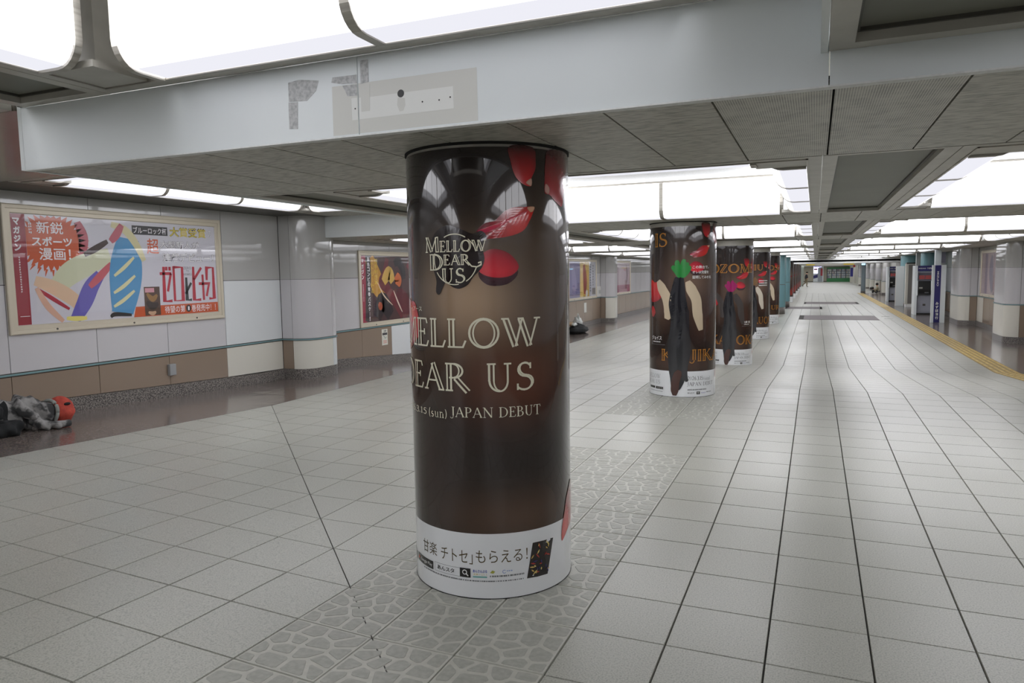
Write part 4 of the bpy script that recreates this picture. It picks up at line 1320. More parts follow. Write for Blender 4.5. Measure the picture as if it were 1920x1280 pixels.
# plain colour strokes where the photograph has drawn figures
def wswash(parent, pts, wid, c, off, taper=.35):
    p = smooth_loop(pts, 8, closed=False)
    n = len(p)
    return wallprint('brush_stroke', stroke2(p, [wid*(taper+(1-taper)*math.sin(math.pi*min(max(i/(n-1), .05), .95))) for i in range(n)]), ink(*c, .3), parent, off)
STK = [([(5.60, 2.22), (5.66, 2.05), (5.64, 1.86)], .12, (186, 96, 108)), ([(5.28, 1.46), (5.46, 1.64), (5.70, 1.76), (5.98, 1.86)], .26, (206, 208, 178)),
 ([(5.08, 1.58), (5.28, 1.50), (5.50, 1.36), (5.60, 1.22)], .16, (222, 190, 160)), ([(5.10, 1.49), (5.26, 1.38), (5.44, 1.26)], .045, (170, 50, 66)), ([(5.09, 1.50), (5.2, 1.30), (5.36, 1.13)], .07, (216, 172, 150)),
 ([(5.50, 1.14), (5.62, 1.32), (5.72, 1.50), (5.84, 1.64)], .19, (104, 96, 178)), ([(5.40, 1.16), (5.52, 1.15), (5.64, 1.15)], .055, (226, 214, 120)),
 ([(5.70, 1.50), (5.84, 1.62), (5.99, 1.76)], .09, (196, 96, 104)), ([(5.66, 1.86), (5.80, 1.93), (5.96, 2.02)], .075, (70, 54, 52)),
 ([(6.10, 1.18), (6.16, 1.50), (6.20, 1.80), (6.24, 2.06)], .44, (84, 150, 196)), ([(6.02, 2.22), (6.20, 2.16), (6.34, 2.00), (6.44, 1.80)], .10, (214, 206, 162)),
 ([(6.00, 2.02), (6.08, 2.10), (6.16, 2.22)], .10, (190, 96, 110)), ([(6.02, 1.62), (6.16, 1.72), (6.30, 1.84)], .045, (222, 216, 168)), ([(6.00, 1.42), (6.14, 1.50), (6.30, 1.62)], .045, (222, 216, 168)),
 ([(5.99, 1.26), (6.12, 1.33), (6.28, 1.44)], .045, (222, 216, 168)), ([(5.94, 1.14), (6.0, 1.17), (6.22, 1.15)], .05, (44, 42, 44))]
for k_, (q, wd, c) in enumerate(STK): wswash(pr1, q, wd, c, .0090+.00012*k_, .6)
wallprint('label_box', rpoly(6.296, 6.814, 2.116, 2.224), BK, pr1, .0092)
text_on(pr1, 'ブルーロック杯', 6.312, 6.798, 2.130, 2.208, Wt, .0100, bold=.012)
text_on(pr1, '大賞受賞', 6.845, 7.437, 2.112, 2.232, ink(222, 200, 52), .0104, outline=BK, bold=.008)
text_on(pr1, 'の', 7.466, 7.540, 2.128, 2.212, Wt, .0104, outline=ink(130, 130, 140), bold=.01)
text_on(pr1, '超', 6.494, 6.668, 1.886, 2.075, ink(206, 92, 50), .0102, bold=.01)
text_on(pr1, '大型新人が', 6.682, 7.310, 1.962, 2.054, Wt, .0104, outline=ink(64, 64, 72), bold=.008)
text_on(pr1, '連載デビュー！', 6.718, 7.545, 1.786, 1.904, Wt, .0104, outline=ink(64, 64, 72), bold=.008)
S1 = [[(6.658, 1.642), (6.836, 1.642)], [(6.721, 1.728), (6.712, 1.294), (6.83, 1.294)], [(6.828, 1.642), (6.768, 1.416)], [(6.762, 1.728), (6.763, 1.681)], [(6.813, 1.728), (6.814, 1.681)],
 [(6.875, 1.722), (7.010, 1.722), (7.003, 1.293), (6.872, 1.293), (6.875, 1.735)], [(7.192, 1.729), (7.186, 1.293), (7.301, 1.293)], [(7.327, 1.718), (7.191, 1.557)], [(7.343, 1.626), (7.349, 1.286)], [(7.273, 1.506), (7.45, 1.506), (7.399, 1.335)], [(7.412, 1.55), (7.419, 1.719), (7.531, 1.719), (7.531, 1.303), (7.441, 1.303)]]
RD = ink(182, 40, 58)
for q in S1: wallprint('logo_lettering', stroke2(q, .036), RD, pr1, .0102)
for q in ([(7.068, 1.59), (7.067, 1.297), (7.144, 1.297)], [(7.146, 1.519), (7.048, 1.378)]): wallprint('logo_lettering', stroke2(q, .034), ink(36, 46, 44), pr1, .0103)
for t, a in (('ZERO', (7.03, 7.16, 1.695, 1.729)), ('TO', (7.073, 7.121, 1.66, 1.688)), ('HYAKU', (7.03, 7.162, 1.615, 1.646))):
    text_on(pr1, t, *a, ink(120, 120, 128), .0100, bold=0)
wallprint('orange_strip', ([(6.25, 1.119), (7.588, 1.119), (7.588, 1.251), (6.285, 1.244)], [(0, 1, 2, 3)]), OR, pr1, .0091)
text_on(pr1, '待望の第', 6.705, 7.025, 1.142, 1.232, Wt, .0100, bold=.008)
wallprint('number_disc', filled([(7.082+.042*math.cos(k*.3927), 1.187+.048*math.sin(k*.3927)) for k in range(16)], 2), BK, pr1, .0098)
text_on(pr1, '1', 7.070, 7.096, 1.162, 1.212, Wt, .0104, bold=.02)
text_on(pr1, '巻発売中！！', 7.13, 7.545, 1.138, 1.232, Wt, .0100, bold=.008)
wallprint('book_cover', rpoly(6.412, 6.642, 1.128, 1.481), ink(84, 60, 46), pr1, .0100)
for q, wd, c in [([(6.45, 1.40), (6.53, 1.33), (6.60, 1.38)], .07, (150, 112, 60)), ([(6.44, 1.30), (6.52, 1.24), (6.61, 1.27)], .09, (48, 34, 30)), ([(6.46, 1.17), (6.52, 1.15), (6.57, 1.17)], .05, (196, 160, 130))]:
    wswash(pr1, q, wd, c, .0106)
wallprint('book_title', rpoly(6.426, 6.56, 1.412, 1.466), ink(210, 150, 160), pr1, .0106)
settle(p1, (XL, 6.23, 1.022))

p2, pr2 = poster('poster_display', 10.94, 13.85, .632, 2.03, .085, XL, 1, ink(78, 52, 52, .3), 'dark maroon poster with white vertical lettering, just left of the large column')
p2['label'] = 'dark maroon poster with white vertical lettering, partly behind the large column'
wallprint('red_band', rpoly(11.026, 11.17, .72, 1.94), ink(160, 36, 66), pr2, .0090)
wswash(pr2, [(11.3, 1.9), (11.45, 1.6), (11.6, 1.35), (11.9, 1.25)], .42, (196, 144, 48), .0089, .6)
wswash(pr2, [(11.18, .74), (11.22, 1.2), (11.27, 1.6), (11.26, 1.94)], .15, (52, 44, 50), .0091, .8)
wswash(pr2, [(11.9, 1.9), (11.8, 1.6), (11.7, 1.45), (11.9, 1.3), (12.2, 1.0), (12.4, .75)], .22, (110, 40, 48), .0092, .5)
wswash(pr2, [(11.75, 1.45), (11.95, 1.62), (12.08, 1.45)], .26, (208, 170, 84), .0093, .6)
wswash(pr2, [(12.15, 1.80), (12.3, 1.84), (12.45, 1.7), (12.5, 1.5)], .20, (36, 30, 34), .0096, .6)
wswash(pr2, [(12.2, 1.58), (12.28, 1.48), (12.24, 1.38)], .24, (206, 110, 60), .0095, .6)
wswash(pr2, [(12.2, 1.2), (12.45, 1.05), (12.6, .75)], .42, (98, 34, 46), .0094, .6)
wswash(pr2, [(12.1, 1.28), (12.25, 1.05), (12.4, .85)], .04, (226, 206, 190), .0099)
wswash(pr2, [(11.55, 1.45), (11.75, 1.2), (12.05, 1.0)], .03, (226, 206, 180), .0099)
wswash(pr2, [(11.5, .78), (11.7, 1.08), (11.98, .8)], .36, (44, 34, 40), .0094, .7)
wswash(pr2, [(11.56, 1.05), (11.62, 1.0), (11.6, .93)], .14, (180, 84, 50), .0097)
wswash(pr2, [(12.7, 1.9), (13.1, 1.6), (13.3, 1.2), (13.7, .75)], .5, (120, 40, 50), .0090, .7)
wallprint('lettering', vertical('異色コンビの青春バスケー！', 11.222, 11.300, .735, 1.92, .03), Wt, pr2, .0102)
wallprint('lettering', vertical('両手利き×', 11.445, 11.56, 1.40, 1.89, .01), ink(222, 190, 60), pr2, .0102)
wallprint('lettering', vertical('ストリートの', 11.335, 11.42, 1.24, 1.87, .01), ink(222, 190, 60), pr2, .0102)
wallprint('lettering', vertical('マガジン', 11.045, 11.112, 1.50, 1.89, .04), Wt, pr2, .0100)
wallprint('lettering', vdash(11.070, 11.090, 1.10, 1.42, 14), Wt, pr2, .0100)
settle(p2, (XL, 12.4, .632))

p3, pr3 = poster('poster_display', 22.95, 26.3, .62, 2.04, .085, XL, 1, ink(186, 186, 196, .3), 'distant poster in violet, yellow and white thirds behind a dark bundle')
wallprint('violet_third', rpoly(23.04, 24.25, .71, 1.95), ink(112, 106, 150), pr3, .009)
wallprint('yellow_third', rpoly(24.25, 25.35, .71, 1.95), ink(206, 172, 76), pr3, .009)
wswash(pr3, [(24.7, 1.85), (24.85, 1.3), (24.8, .8)], .45, (150, 60, 44), .0095)
wswash(pr3, [(24.95, .9), (25.05, .8), (25.1, .72)], .3, (222, 216, 206), .0097)
wswash(pr3, [(23.4, 1.8), (23.6, 1.2), (23.5, .8)], .5, (140, 130, 170), .0095)
wallprint('lettering', vdash(25.45, 25.60, .85, 1.9, 11), BK, pr3, .0096)
wallprint('lettering', vdash(25.78, 25.92, 1.05, 1.85, 8), BK, pr3, .0096)
wallprint('small_picture', rpoly(25.72, 26.15, .76, 1.0), ink(96, 84, 74), pr3, .0095)
settle(p3, (XL, 24.6, .62))
p4, pr4 = poster('poster_display', 29.2, 31.7, .62, 2.04, .085, XL, 1, ink(196, 178, 186, .3), 'faint pink poster on the far wall, past the second rounded pilaster')
p4['label'] = 'pale pink poster with a rose lower third, far along the comic poster wall'
wallprint('rose_third', rpoly(29.29, 31.61, .71, 1.02), ink(170, 104, 126), pr4, .009)
wswash(pr4, [(30.9, 1.9), (31.1, 1.5), (31.05, 1.1)], .16, (120, 90, 110), .0095)
for k in range(3): wallprint('lettering', rpoly(29.6, 30.9, .78+.07*k, .80+.07*k), ink(110, 60, 80), pr4, .0096)
settle(p4, (XL, 30.4, .62))
p5, pr5 = poster('poster_display', 24.3, 27.1, .64, 2.07, .085, XR, -1, ink(196, 170, 172, .3), 'pink and violet poster between the two rounded pilasters beside the cash machines')
wswash(pr5, [(25.6, 1.9), (25.7, 1.4), (25.5, .8)], .5, (104, 92, 122), .0095)
for o in list(pr5.children):
    for v in o.data.vertices: v.co.x = XR-.0095
wallprint('violet_bar', rpoly(26.2, 26.5, .74, 1.96), ink(120, 92, 124), pr5, .0092, XR, -1)
wallprint('pale_patch', rpoly(24.45, 25.1, .8, 1.3), ink(214, 204, 204), pr5, .0092, XR, -1)
settle(p5, (XR, 25.7, .64))

# small things on the left wall
o = box('junction_box', ink(150, 152, 152, .5), None, XL+.002, XL+.05, 6.695, 6.792, .345, .49, .006)
tag(o, 'small grey plastic box low on the brown wall under the landscape poster', 'box')
nt_ = empty('notice')
tag(nt_, 'white paper notice with a black heading stuck on a brown wall panel', 'notice')
pp = box('paper', ink(214, 212, 200, .7), nt_, XL+.001, XL+.003, 11.648, 11.848, .246, .552)
wallprint('heading', rpoly(11.668, 11.832, .438, .482), BK, pp, .004)
text_on(pp, '注意', 11.71, 11.80, .492, .538, BK, .004, bold=.02)
wallprint('picture', stroke2([(11.70, .42), (11.76, .39), (11.74, .365), (11.81, .40)], .012), ink(130, 150, 140), pp, .004)
for k in range(3): wallprint('lettering', rpoly(11.69, 11.815, .325-.022*k, .334-.022*k), ink(200, 110, 96), pp, .004)
settle(nt_, (XL, 11.75, .246))
nb_ = empty('notice_board')
tag(nb_, 'white square notice with a red figure, far along the poster wall', 'notice')
bb = box('board', ink(206, 204, 200, .5), nb_, XL+.001, XL+.012, 26.40, 27.60, .64, 1.04)
wallprint('red_mark', filled([(27.15, .69), (27.28, .72), (27.25, .86), (27.15, .88)], 2), ink(150, 44, 48), bb, .0135)
wallprint('dark_mark', filled([(27.12, .90), (27.30, .90), (27.24, 1.0), (27.15, 1.0)], 2), BK, bb, .0135)
wallprint('lettering', rpoly(26.6, 26.9, .76, .9), ink(170, 172, 168), bb, .0135)
settle(nb_, (XL, 27, .64))
n3 = box('label_plate', ink(206, 206, 200, .5), None, XL+.001, XL+.010, 24.72, 25.0, .14, .49)
tag(n3, 'narrow white label plate on the brown wall above the dark bundle', 'label')
# ------------------------------------------------------------------ cash machines, boards
def text_front(parent, t, x0, x1, z0, z1, y, m, bold=.02, rot=False):
    p = font_poly(t, bold)
    if rot:       # turned a quarter clockwise, reading downwards
        p = ([(v, -u) for u, v in p[0]], p[1])
    vs, fs = fit(p, x0, x1, z0, z1)
    return make('lettering', [(u, y, v) for u, v in vs], fs, m, parent)

def cash_machine(x0, x1, y, label, back=.75, wing=True):
    r = empty('cash_machine')
    tag(r, label, 'cash machine', 'cash machines by the yellow guide strip')
    z = ZF
    box('side_panel', M['atm_white'], r, x0-.10, x0, y-.06, y+back, z, z+1.99, .006)
    box('side_panel', M['atm_white'], r, x1, x1+.05, y+.0, y+back, z, z+1.99, .006)
    b = box('cabinet', M['atm_grey'], r, x0, x1, y+.10, y+back, z+.06, z+1.76, .01)
    box('plinth', M['black'], r, x0+.02, x1-.02, y+.13, y+back-.02, z, z+.06)
    h = box('header_sign', M['navy'], r, x0-.0, x1, y+.0, y+.2, z+1.77, z+1.99, .006)
    xm = x0+(x1-x0)*.56
    text_front(h, 'MIZUHO', x0+.04, xm-.02, z+1.86, z+1.90, y-.003, M['white'], .03)
    text_front(h, 'みずほ', xm+.02, x1-.03, z+1.845, z+1.915, y-.003, M['white'], .05)
    sc = box('screen_surround', M['atm_dark'], r, x0+.04, x1-.03, y+.075, y+.11, z+1.36, z+1.70, .008)
    xx = (x0+x1)/2
    for a, c in ((x0+.07, xx-.01), (xx+.01, x1-.06)):
        box('screen', M['screen_red'], sc, a, c, y+.068, y+.076, z+1.44, z+1.60)
    MB().prism([(y+.10, z+1.36), (y+.02, z+1.02), (y-.08, z+.86), (y-.08, z+.82), (y+.10, z+.82)], lambda p, q, t: (t, p, q), x0+.03, x1-.03).build('control_desk', M['black'], r)
    kp = box('keypad', M['atm_dark'], r, xx-.02, xx+.14, y-.065, y+.0, z+.885, z+.905)
    for a in range(3):
        for c in range(2):
            box('key', M['white'], kp, xx+.0+.045*a, xx+.03+.045*a, y-.06+.03*c, y-.04+.03*c, z+.903, z+.912)
    box('card_slot', M['steel'], r, x0+.08, x0+.2, y+.02, y+.05, z+1.06, z+1.12)
    d = box('lower_door', M['atm_grey'], r, x0+.03, x1-.03, y+.085, y+.10, z+.10, z+.80, .006)
    box('lock_plate', M['steel_dark'], d, xx-.05, xx+.05, y+.078, y+.086, z+.36, z+.44)
    if wing:
        for xa, xb in ((x0-.02, x0+.02), (x1-.06, x1-.01)):
            box('privacy_wing', M['atm_white'], r, xa, xb, y-.10, y+.1, z+.78, z+1.38, .012)
    settle(r, (x0, y, z))
    return r
cash_machine(3.84, 4.40, 33.5, 'larger grey cash machine with navy header, beside the tall navy striped board')
cash_machine(3.90, 4.30, 46.4, 'farther grey cash machine with navy header, behind a plain white partition')
bs = empty('bank_sign')
tag(bs, 'tall white board with a navy stripe of white lettering running downwards', 'sign board')
y = 28.72
b = box('board', M['atm_white'], bs, 3.735, 4.16, y, y+.09, ZF, ZF+1.995, .005)
st = box('navy_stripe', M['navy'], bs, 3.822, 4.005, y-.006, y, ZF+.005, ZF+1.99)
text_front(st, 'MIZUHO', 3.885, 3.945, .92, 1.43, y-.009, M['white'], .02, rot=True)
for k, ch in enumerate('みずほ銀行'):
    text_front(st, ch, 3.872, 3.965, .27-.125*k, .37-.125*k, y-.009, M['white'], .03)
settle(bs, (3.95, y, ZF))
for nm, x0, x1, y0, m, lab in [('partition', 3.77, 4.15, 41.25, 'atm_white', 'plain pale blue-white partition panel beside the farther cash machine')]:
    pt = empty(nm); tag(pt, lab, 'partition')
    box('panel', M['atm_white'], pt, x0+.02, x1, y0, y0+.05, ZF, ZF+2.0, .006)
    box('edge_post', M['white'], pt, x0-.01, x0+.02, y0-.01, y0+.06, ZF, ZF+2.0)
    settle(pt, (x0, y0, ZF))
gp = empty('display_cabinet')
tag(gp, 'tall grey cabinet in a cream case on a white plinth, between the two cash machines', 'cabinet')
box('case', M['panel_cream'], gp, 4.10, 4.62, 40.1, 40.6, ZF+.13, ZF+2.10, .008)
box('front', ink(118, 114, 110, .35), gp, 4.20, 4.58, 40.085, 40.1, ZF+.16, ZF+2.06)
box('plinth', M['white'], gp, 4.12, 4.60, 40.12, 40.58, ZF, ZF+.13)
box('cap', M['black'], gp, 4.12, 4.60, 40.12, 40.58, ZF+2.10, ZF+2.16)
settle(gp, (4.36, 40.3, ZF))
for i, (x, y, lab) in enumerate([(4.48, 35.3, 'teal round column behind the larger cash machine'), (4.42, 42.4, 'teal round column behind the grey display cabinet')]):
    r_ = empty('teal_column', (x, y, ZF))
    tag(r_, lab, 'column', None, 'thing')
    MB().cyl(0, 0, .34, 0, .15, 48).build('granite_base', M['skirting'], r_, True)
    MB().cyl(0, 0, .35, .15, 1.26, 48).build('lower_casing', M['teal'], r_)
    MB().cyl(0, 0, .342, 1.26, 1.285, 48).build('joint_band', M['steel_dark'], r_)
    MB().cyl(0, 0, .35, 1.285, ZS-ZF, 48).build('upper_casing', M['teal'], r_)
for x0, x1, y, lab, plate in [(3.89, 4.08, 29.3, 'square pale post rising above the tall navy striped board', True), (3.88, 4.04, 34.4, 'square pale post rising above the larger cash machine', False)]:
    q = empty('square_post'); tag(q, lab, 'post', None, 'thing')
    box('shaft', ink(170, 176, 176, .4), q, x0, x1, y, y+.19, ZF, ZS-.010, .004)
    if plate: box('grey_plate', M['atm_dark'], q, x1+.005, x1+.13, y+.02, y+.06, 1.72, 2.10)
    settle(q, ((x0+x1)/2, y, ZF))

# ------------------------------------------------------------------ far end of the passage
YB = YEND-.05
sg = empty('hanging_sign')
tag(sg, 'long yellow and grey direction sign hung across the far passage', 'sign')
box('panel', ink(168, 164, 156, .4), sg, -.70, 2.72, 60, 60.12, 1.83, 1.98)
box('yellow_end', ink(206, 178, 60, .4), sg, -.66, -.05, 59.99, 60.0, 1.845, 1.965)
box('yellow_end', ink(206, 178, 60, .4), sg, 1.95, 2.66, 59.99, 60.0, 1.845, 1.965)
for x in (-.4, 2.4): box('hanger', M['steel_dark'], sg, x, x+.04, 60.04, 60.08, 1.975, 1.995)
settle(sg, (1, 60, 1.83))
ad = empty('lit_board')
tag(ad, 'white lit advertising board with a navy corner, on the far end wall', 'advertising board')
box('case', M['atm_white'], ad, -.26, 1.12, YB-.12, YB, ZF+.02, 1.985)
box('lit_face', emitter('lit_board_face', (226, 226, 250), .8), ad, -.24, .52, YB-.135, YB-.12, .9, 1.78)
tb = box('top_strip', emitter('lit_board_top', (190, 186, 250), .8), ad, -.24, .80, YB-.14, YB-.12, 1.79, 1.97)
for k in range(4): box('mark', M['navy'], tb, -.1+.22*k, .02+.22*k, YB-.146, YB-.14, 1.83, 1.93)
box('pink_block', ink(196, 120, 140), ad, -.18, .28, YB-.14, YB-.135, 1.40, 1.60)
MB().add([(-.24, YB-.14, .14), (.34, YB-.14, .28), (.34, YB-.14, .76), (-.24, YB-.14, .60), (-.24, YB-.12, .14), (.34, YB-.12, .28), (.34, YB-.12, .76), (-.24, YB-.12, .60)], [(0, 1, 2, 3), (0, 4, 5, 1), (1, 5, 6, 2), (2, 6, 7, 3), (3, 7, 4, 0)]).build('navy_block', M['navy'], ad)
box('grey_panel', ink(160, 166, 172), ad, .36, .98, YB-.14, YB-.12, ZF+.05, 1.70)
box('red_banner', ink(166, 50, 60), ad, .72, 1.0, YB-.16, YB-.14, .55, 1.62)
settle(ad, (.4, YB-.1, ZF))
rk = empty('leaflet_rack')
tag(rk, 'wide green leaflet rack full of pale brochures, on the far end wall', 'rack')
GR = ink(58, 132, 78, .4)
box('header', GR, rk, 1.56, 4.76, YB-.22, YB, 1.55, 1.74)
box('base', GR, rk, 1.56, 4.76, YB-.26, YB, ZF, .16)
box('back', M['atm_dark'], rk, 1.6, 4.72, YB-.06, YB, .16, 1.55)
for k in range(6): box('upright', ink(40, 50, 70), rk, 1.58+.62*k, 1.63+.62*k, YB-.20, YB, .16, 1.55)
rr_ = random.Random(5)
for c in range(5):
    for rw in range(4):
        for q in range(3):
            x = 1.68+.62*c+.175*q; z = .20+.335*rw
            box('leaflet', ink(*rr_.choice([(206, 208, 206), (190, 198, 206), (170, 180, 196), (204, 196, 186), (150, 140, 150), (196, 206, 190)])), rk, x, x+.15, YB-.16, YB-.13, z, z+.28)
settle(rk, (3.1, YB-.1, ZF))
bn = empty('banner'); tag(bn, 'narrow blue vertical banner beside the green leaflet rack', 'banner')
box('cloth', ink(56, 56, 150), bn, 4.05, 4.36, 99.9, 99.93, .55, 1.64)
box('bar', M['steel'], bn, 4.03, 4.38, 99.88, 99.95, 1.64, 1.67)
box('hanger', M['steel'], bn, 4.19, 4.22, 99.9, 99.93, 1.67, 1.99)
settle(bn, (4.2, 99.9, .55))
rl = empty('alarm_lamp'); tag(rl, 'small red alarm lamp near the ceiling at the far passage', 'lamp')
MB().cyl(3.36, 75, .10, 1.68, 1.88, 16).build('dome', ink(200, 70, 66, .3), rl)
box('bracket', M['steel_dark'], rl, 3.32, 3.40, 74.96, 75.04, 1.88, 1.99)
settle(rl, (3.36, 75, 1.68))
ld = empty('blue_sign_lamp'); tag(ld, 'small blue-white lit sign on top of a grey post', 'lamp')
box('lamp', emitter('blue_lamp', (150, 205, 235), 1.3), ld, 2.98, 3.20, 55.95, 56.05, 1.80, 1.90)
box('housing', M['steel'], ld, 2.97, 3.21, 56.05, 56.12, 1.79, 1.91)
box('hanger', M['steel'], ld, 3.07, 3.10, 56.06, 56.10, 1.91, 1.99)
settle(ld, (3.09, 56, 1.8))
gpo = empty('grey_post'); tag(gpo, 'blue-grey round post near the blue lit sign, far along the walkway', 'post')
MB().cyl(3.45, 62.1, .17, ZF, ZF+.14, 24).build('base', M['skirting'], gpo, False)
MB().cyl(3.45, 62.1, .16, ZF+.14, 1.99, 24).build('shaft', ink(120, 134, 142, .4), gpo, False)
settle(gpo, (3.45, 62.1, ZF))
pp = empty('pale_post'); tag(pp, 'pale green-grey pier just behind the walking person', 'post')
box('shaft', ink(158, 166, 156, .4), pp, -1.52, -1.2, 88, 88.4, ZF, 1.99, .01)
box('poster_strip', ink(96, 100, 140), pp, -1.2, -1.192, 88.05, 88.35, .6, 1.7)
settle(pp, (-1.36, 88.2, ZF))

# ------------------------------------------------------------------ people
def skin_mesh(name, joints, bones, sub_=2):
    """joints {key: ((x,y,z), radius)}; the first key is the root."""
    keys = list(joints)
    me = D.meshes.new(name)
    me.from_pydata([joints[k][0] for k in keys], [(keys.index(a), keys.index(b)) for a, b in bones], [])
    o = D.objects.new(name, me)
    COL.objects.link(o)
    sk = o.modifiers.new('skin', 'SKIN')
    sk.use_smooth_shade = True
    for i, k in enumerate(keys):
        r_ = joints[k][1]
        me.skin_vertices[0].data[i].radius = (r_, r_) if not isinstance(r_, tuple) else r_
        me.skin_vertices[0].data[i].use_root = (i == 0)
    ss = o.modifiers.new('sub', 'SUBSURF')
    ss.levels = ss.render_levels = sub_
    dg = bpy.context.evaluated_depsgraph_get()
    res = D.meshes.new_from_object(o.evaluated_get(dg))
    D.objects.remove(o); D.meshes.remove(me)
    res.name = name
    res.polygons.foreach_set('use_smooth', [True]*len(res.polygons))
    return res, keys, joints
def dress(res, zones, mats):
    """zones: function(point) -> material slot."""
    res.materials.clear()
    for m in mats: res.materials.append(m)
    for p in res.polygons: p.material_index = zones(p.center)
    return res
def nearest(pt, joints, keys):
    return min(keys, key=lambda k: (Vector(joints[k][0])-pt).length-(joints[k][1] if not isinstance(joints[k][1], tuple) else max(joints[k][1]))*.5)
SKIN = mat('skin', (206, 160, 132), .5)
HAIR = mat('dark_hair', (34, 30, 28), .5)
DARK = mat('near_black_cloth', (22, 24, 26), .8, bump=(60, .4, .006))
JKT = mat('grey_mottled_fleece', (150, 148, 146), .9, noise=((62, 62, 62), (14, 9, 11), 3, .40, .56), bump=(30, .5, .01))
RED = mat('orange_red_hood', (196, 78, 60), .8, noise=((160, 56, 46), (20, 20, 20), 3, .3, .7), bump=(40, .5, .004))
TRIM = mat('pale_grey_trim', (142, 146, 140), .85)
def ell(c, r, n=20, m_=12, fn=None):
    vs, fs = [], []
    for j in range(m_+1):
        t = math.pi*j/m_
        for i in range(n):
            a = 2*math.pi*i/n
            d = (math.sin(t)*math.cos(a), math.sin(t)*math.sin(a), math.cos(t))
            k = fn(d) if fn else 1
            vs.append((c[0]+r[0]*d[0]*k, c[1]+r[1]*d[1]*k, c[2]+r[2]*d[2]*k))
    fs = [(j*n+i, j*n+(i+1) % n, (j+1)*n+(i+1) % n, (j+1)*n+i) for j in range(m_) for i in range(n)]
    return vs, fs

# person asleep against the wall, head towards the far end
zg = .125
Jn = {'pelvis': ((-7.14, 3.96, zg+.17), (.15, .17)), 'waist': ((-7.13, 4.20, zg+.165), (.145, .165)), 'chest': ((-7.10, 4.44, zg+.165), (.15, .17)), 'shoulder': ((-7.07, 4.62, zg+.155), (.125, .15)), 'neck': ((-7.05, 4.72, zg+.14), .105), 'head': ((-7.03, 4.85, zg+.135), .098), 'crown': ((-7.03, 4.91, zg+.135), .07),
      'hip_b': ((-7.10, 3.90, zg+.10), .095), 'knee_b': ((-6.84, 4.36, zg+.085), .08), 'shin_b': ((-6.88, 3.98, zg+.07), .06), 'foot_b': ((-6.92, 3.80, zg+.055), .048),
      'hip_t': ((-7.12, 3.93, zg+.24), .10), 'knee_t': ((-6.94, 4.24, zg+.26), .09), 'shin_t': ((-6.98, 3.92, zg+.17), .065), 'foot_t': ((-7.0, 3.74, zg+.12), .05),
      'arm1': ((-6.99, 4.54, zg+.13), .068), 'elbow1': ((-6.88, 4.55, zg+.06), .052), 'hand1': ((-6.83, 4.70, zg+.04), .036), 'tip1': ((-6.83, 4.77, zg+.03), .024),
      'arm2': ((-7.08, 4.50, zg+.29), .07), 'elbow2': ((-6.96, 4.40, zg+.24), .06), 'hand2': ((-6.90, 4.54, zg+.13), .04)}
bones = [('pelvis', 'waist'), ('waist', 'chest'), ('chest', 'shoulder'), ('shoulder', 'neck'), ('neck', 'head'), ('head', 'crown'), ('pelvis', 'hip_b'), ('hip_b', 'knee_b'), ('knee_b', 'shin_b'), ('shin_b', 'foot_b'), ('pelvis', 'hip_t'), ('hip_t', 'knee_t'), ('knee_t', 'shin_t'), ('shin_t', 'foot_t'), ('shoulder', 'arm1'), ('arm1', 'elbow1'), ('elbow1', 'hand1'), ('hand1', 'tip1'), ('shoulder', 'arm2'), ('arm2', 'elbow2'), ('elbow2', 'hand2')]
res, keys, J = skin_mesh('body', Jn, bones, 3)
def zn(p):
    k = nearest(p, J, keys)
    if k in ('head', 'crown'): return 2
    if k.split('_')[0] in ('pelvis', 'hip', 'knee', 'shin', 'foot'): return 1
    return 0
dress(res, zn, [JKT, DARK, SKIN])
for v in res.vertices:      # soft creases of the loose fleece
    c = v.co; ax = Vector((-7.08, c.y, zg+.14)); d = c-ax
    if 4.12 < c.y < 4.72 and d.length > .04:
        k = .013*math.sin(46*(c.y+.75*c.z+.5*c.x))+.008*math.sin(83*(c.y-.4*c.z)+1)
        v.co = c+d.normalized()*k*min(1, (c.y-4.12)/.12)
    if v.co.z < zg-.005: v.co.z = zg-.005
sl = empty('person')
tag(sl, 'person asleep on the floor by the wall in grey mottled fleece and orange-red hood', 'person')
bd = place('body', res, sl)
hood = MB(); hood.add(*ell((-7.035, 4.858, zg+.140), (.140, .128, .145), 28, 18, lambda d: 1+.025*math.sin(7*d[2]+3*d[0])-.03*max(0, d[1])*math.sin(9*d[2])))
hd = hood.build('hood', RED, sl, True)
ring = [(-7.04+.112*math.cos(a), 4.762+.008*math.sin(2*a), zg+.143+.116*math.sin(a)) for a in [2*math.pi*k/28 for k in range(29)]]
MB().tube(ring, .017, 10).build('hood_trim', TRIM, sl, True)
MB().add(*ell((-6.918, 4.86, zg+.215), (.02, .035, .016), 12, 8)).build('logo_patch', DARK, hd, True)
MB().tube(smooth_loop([(-6.98, 4.60, zg+.05), (-6.90, 4.68, zg+.04), (-6.85, 4.76, zg+.036), (-6.85, 4.82, zg+.034)], 5, False), .034, 12).build('sleeve_cuff', JKT, sl, True)
settle(sl, (-7.08, 4.4, zg))

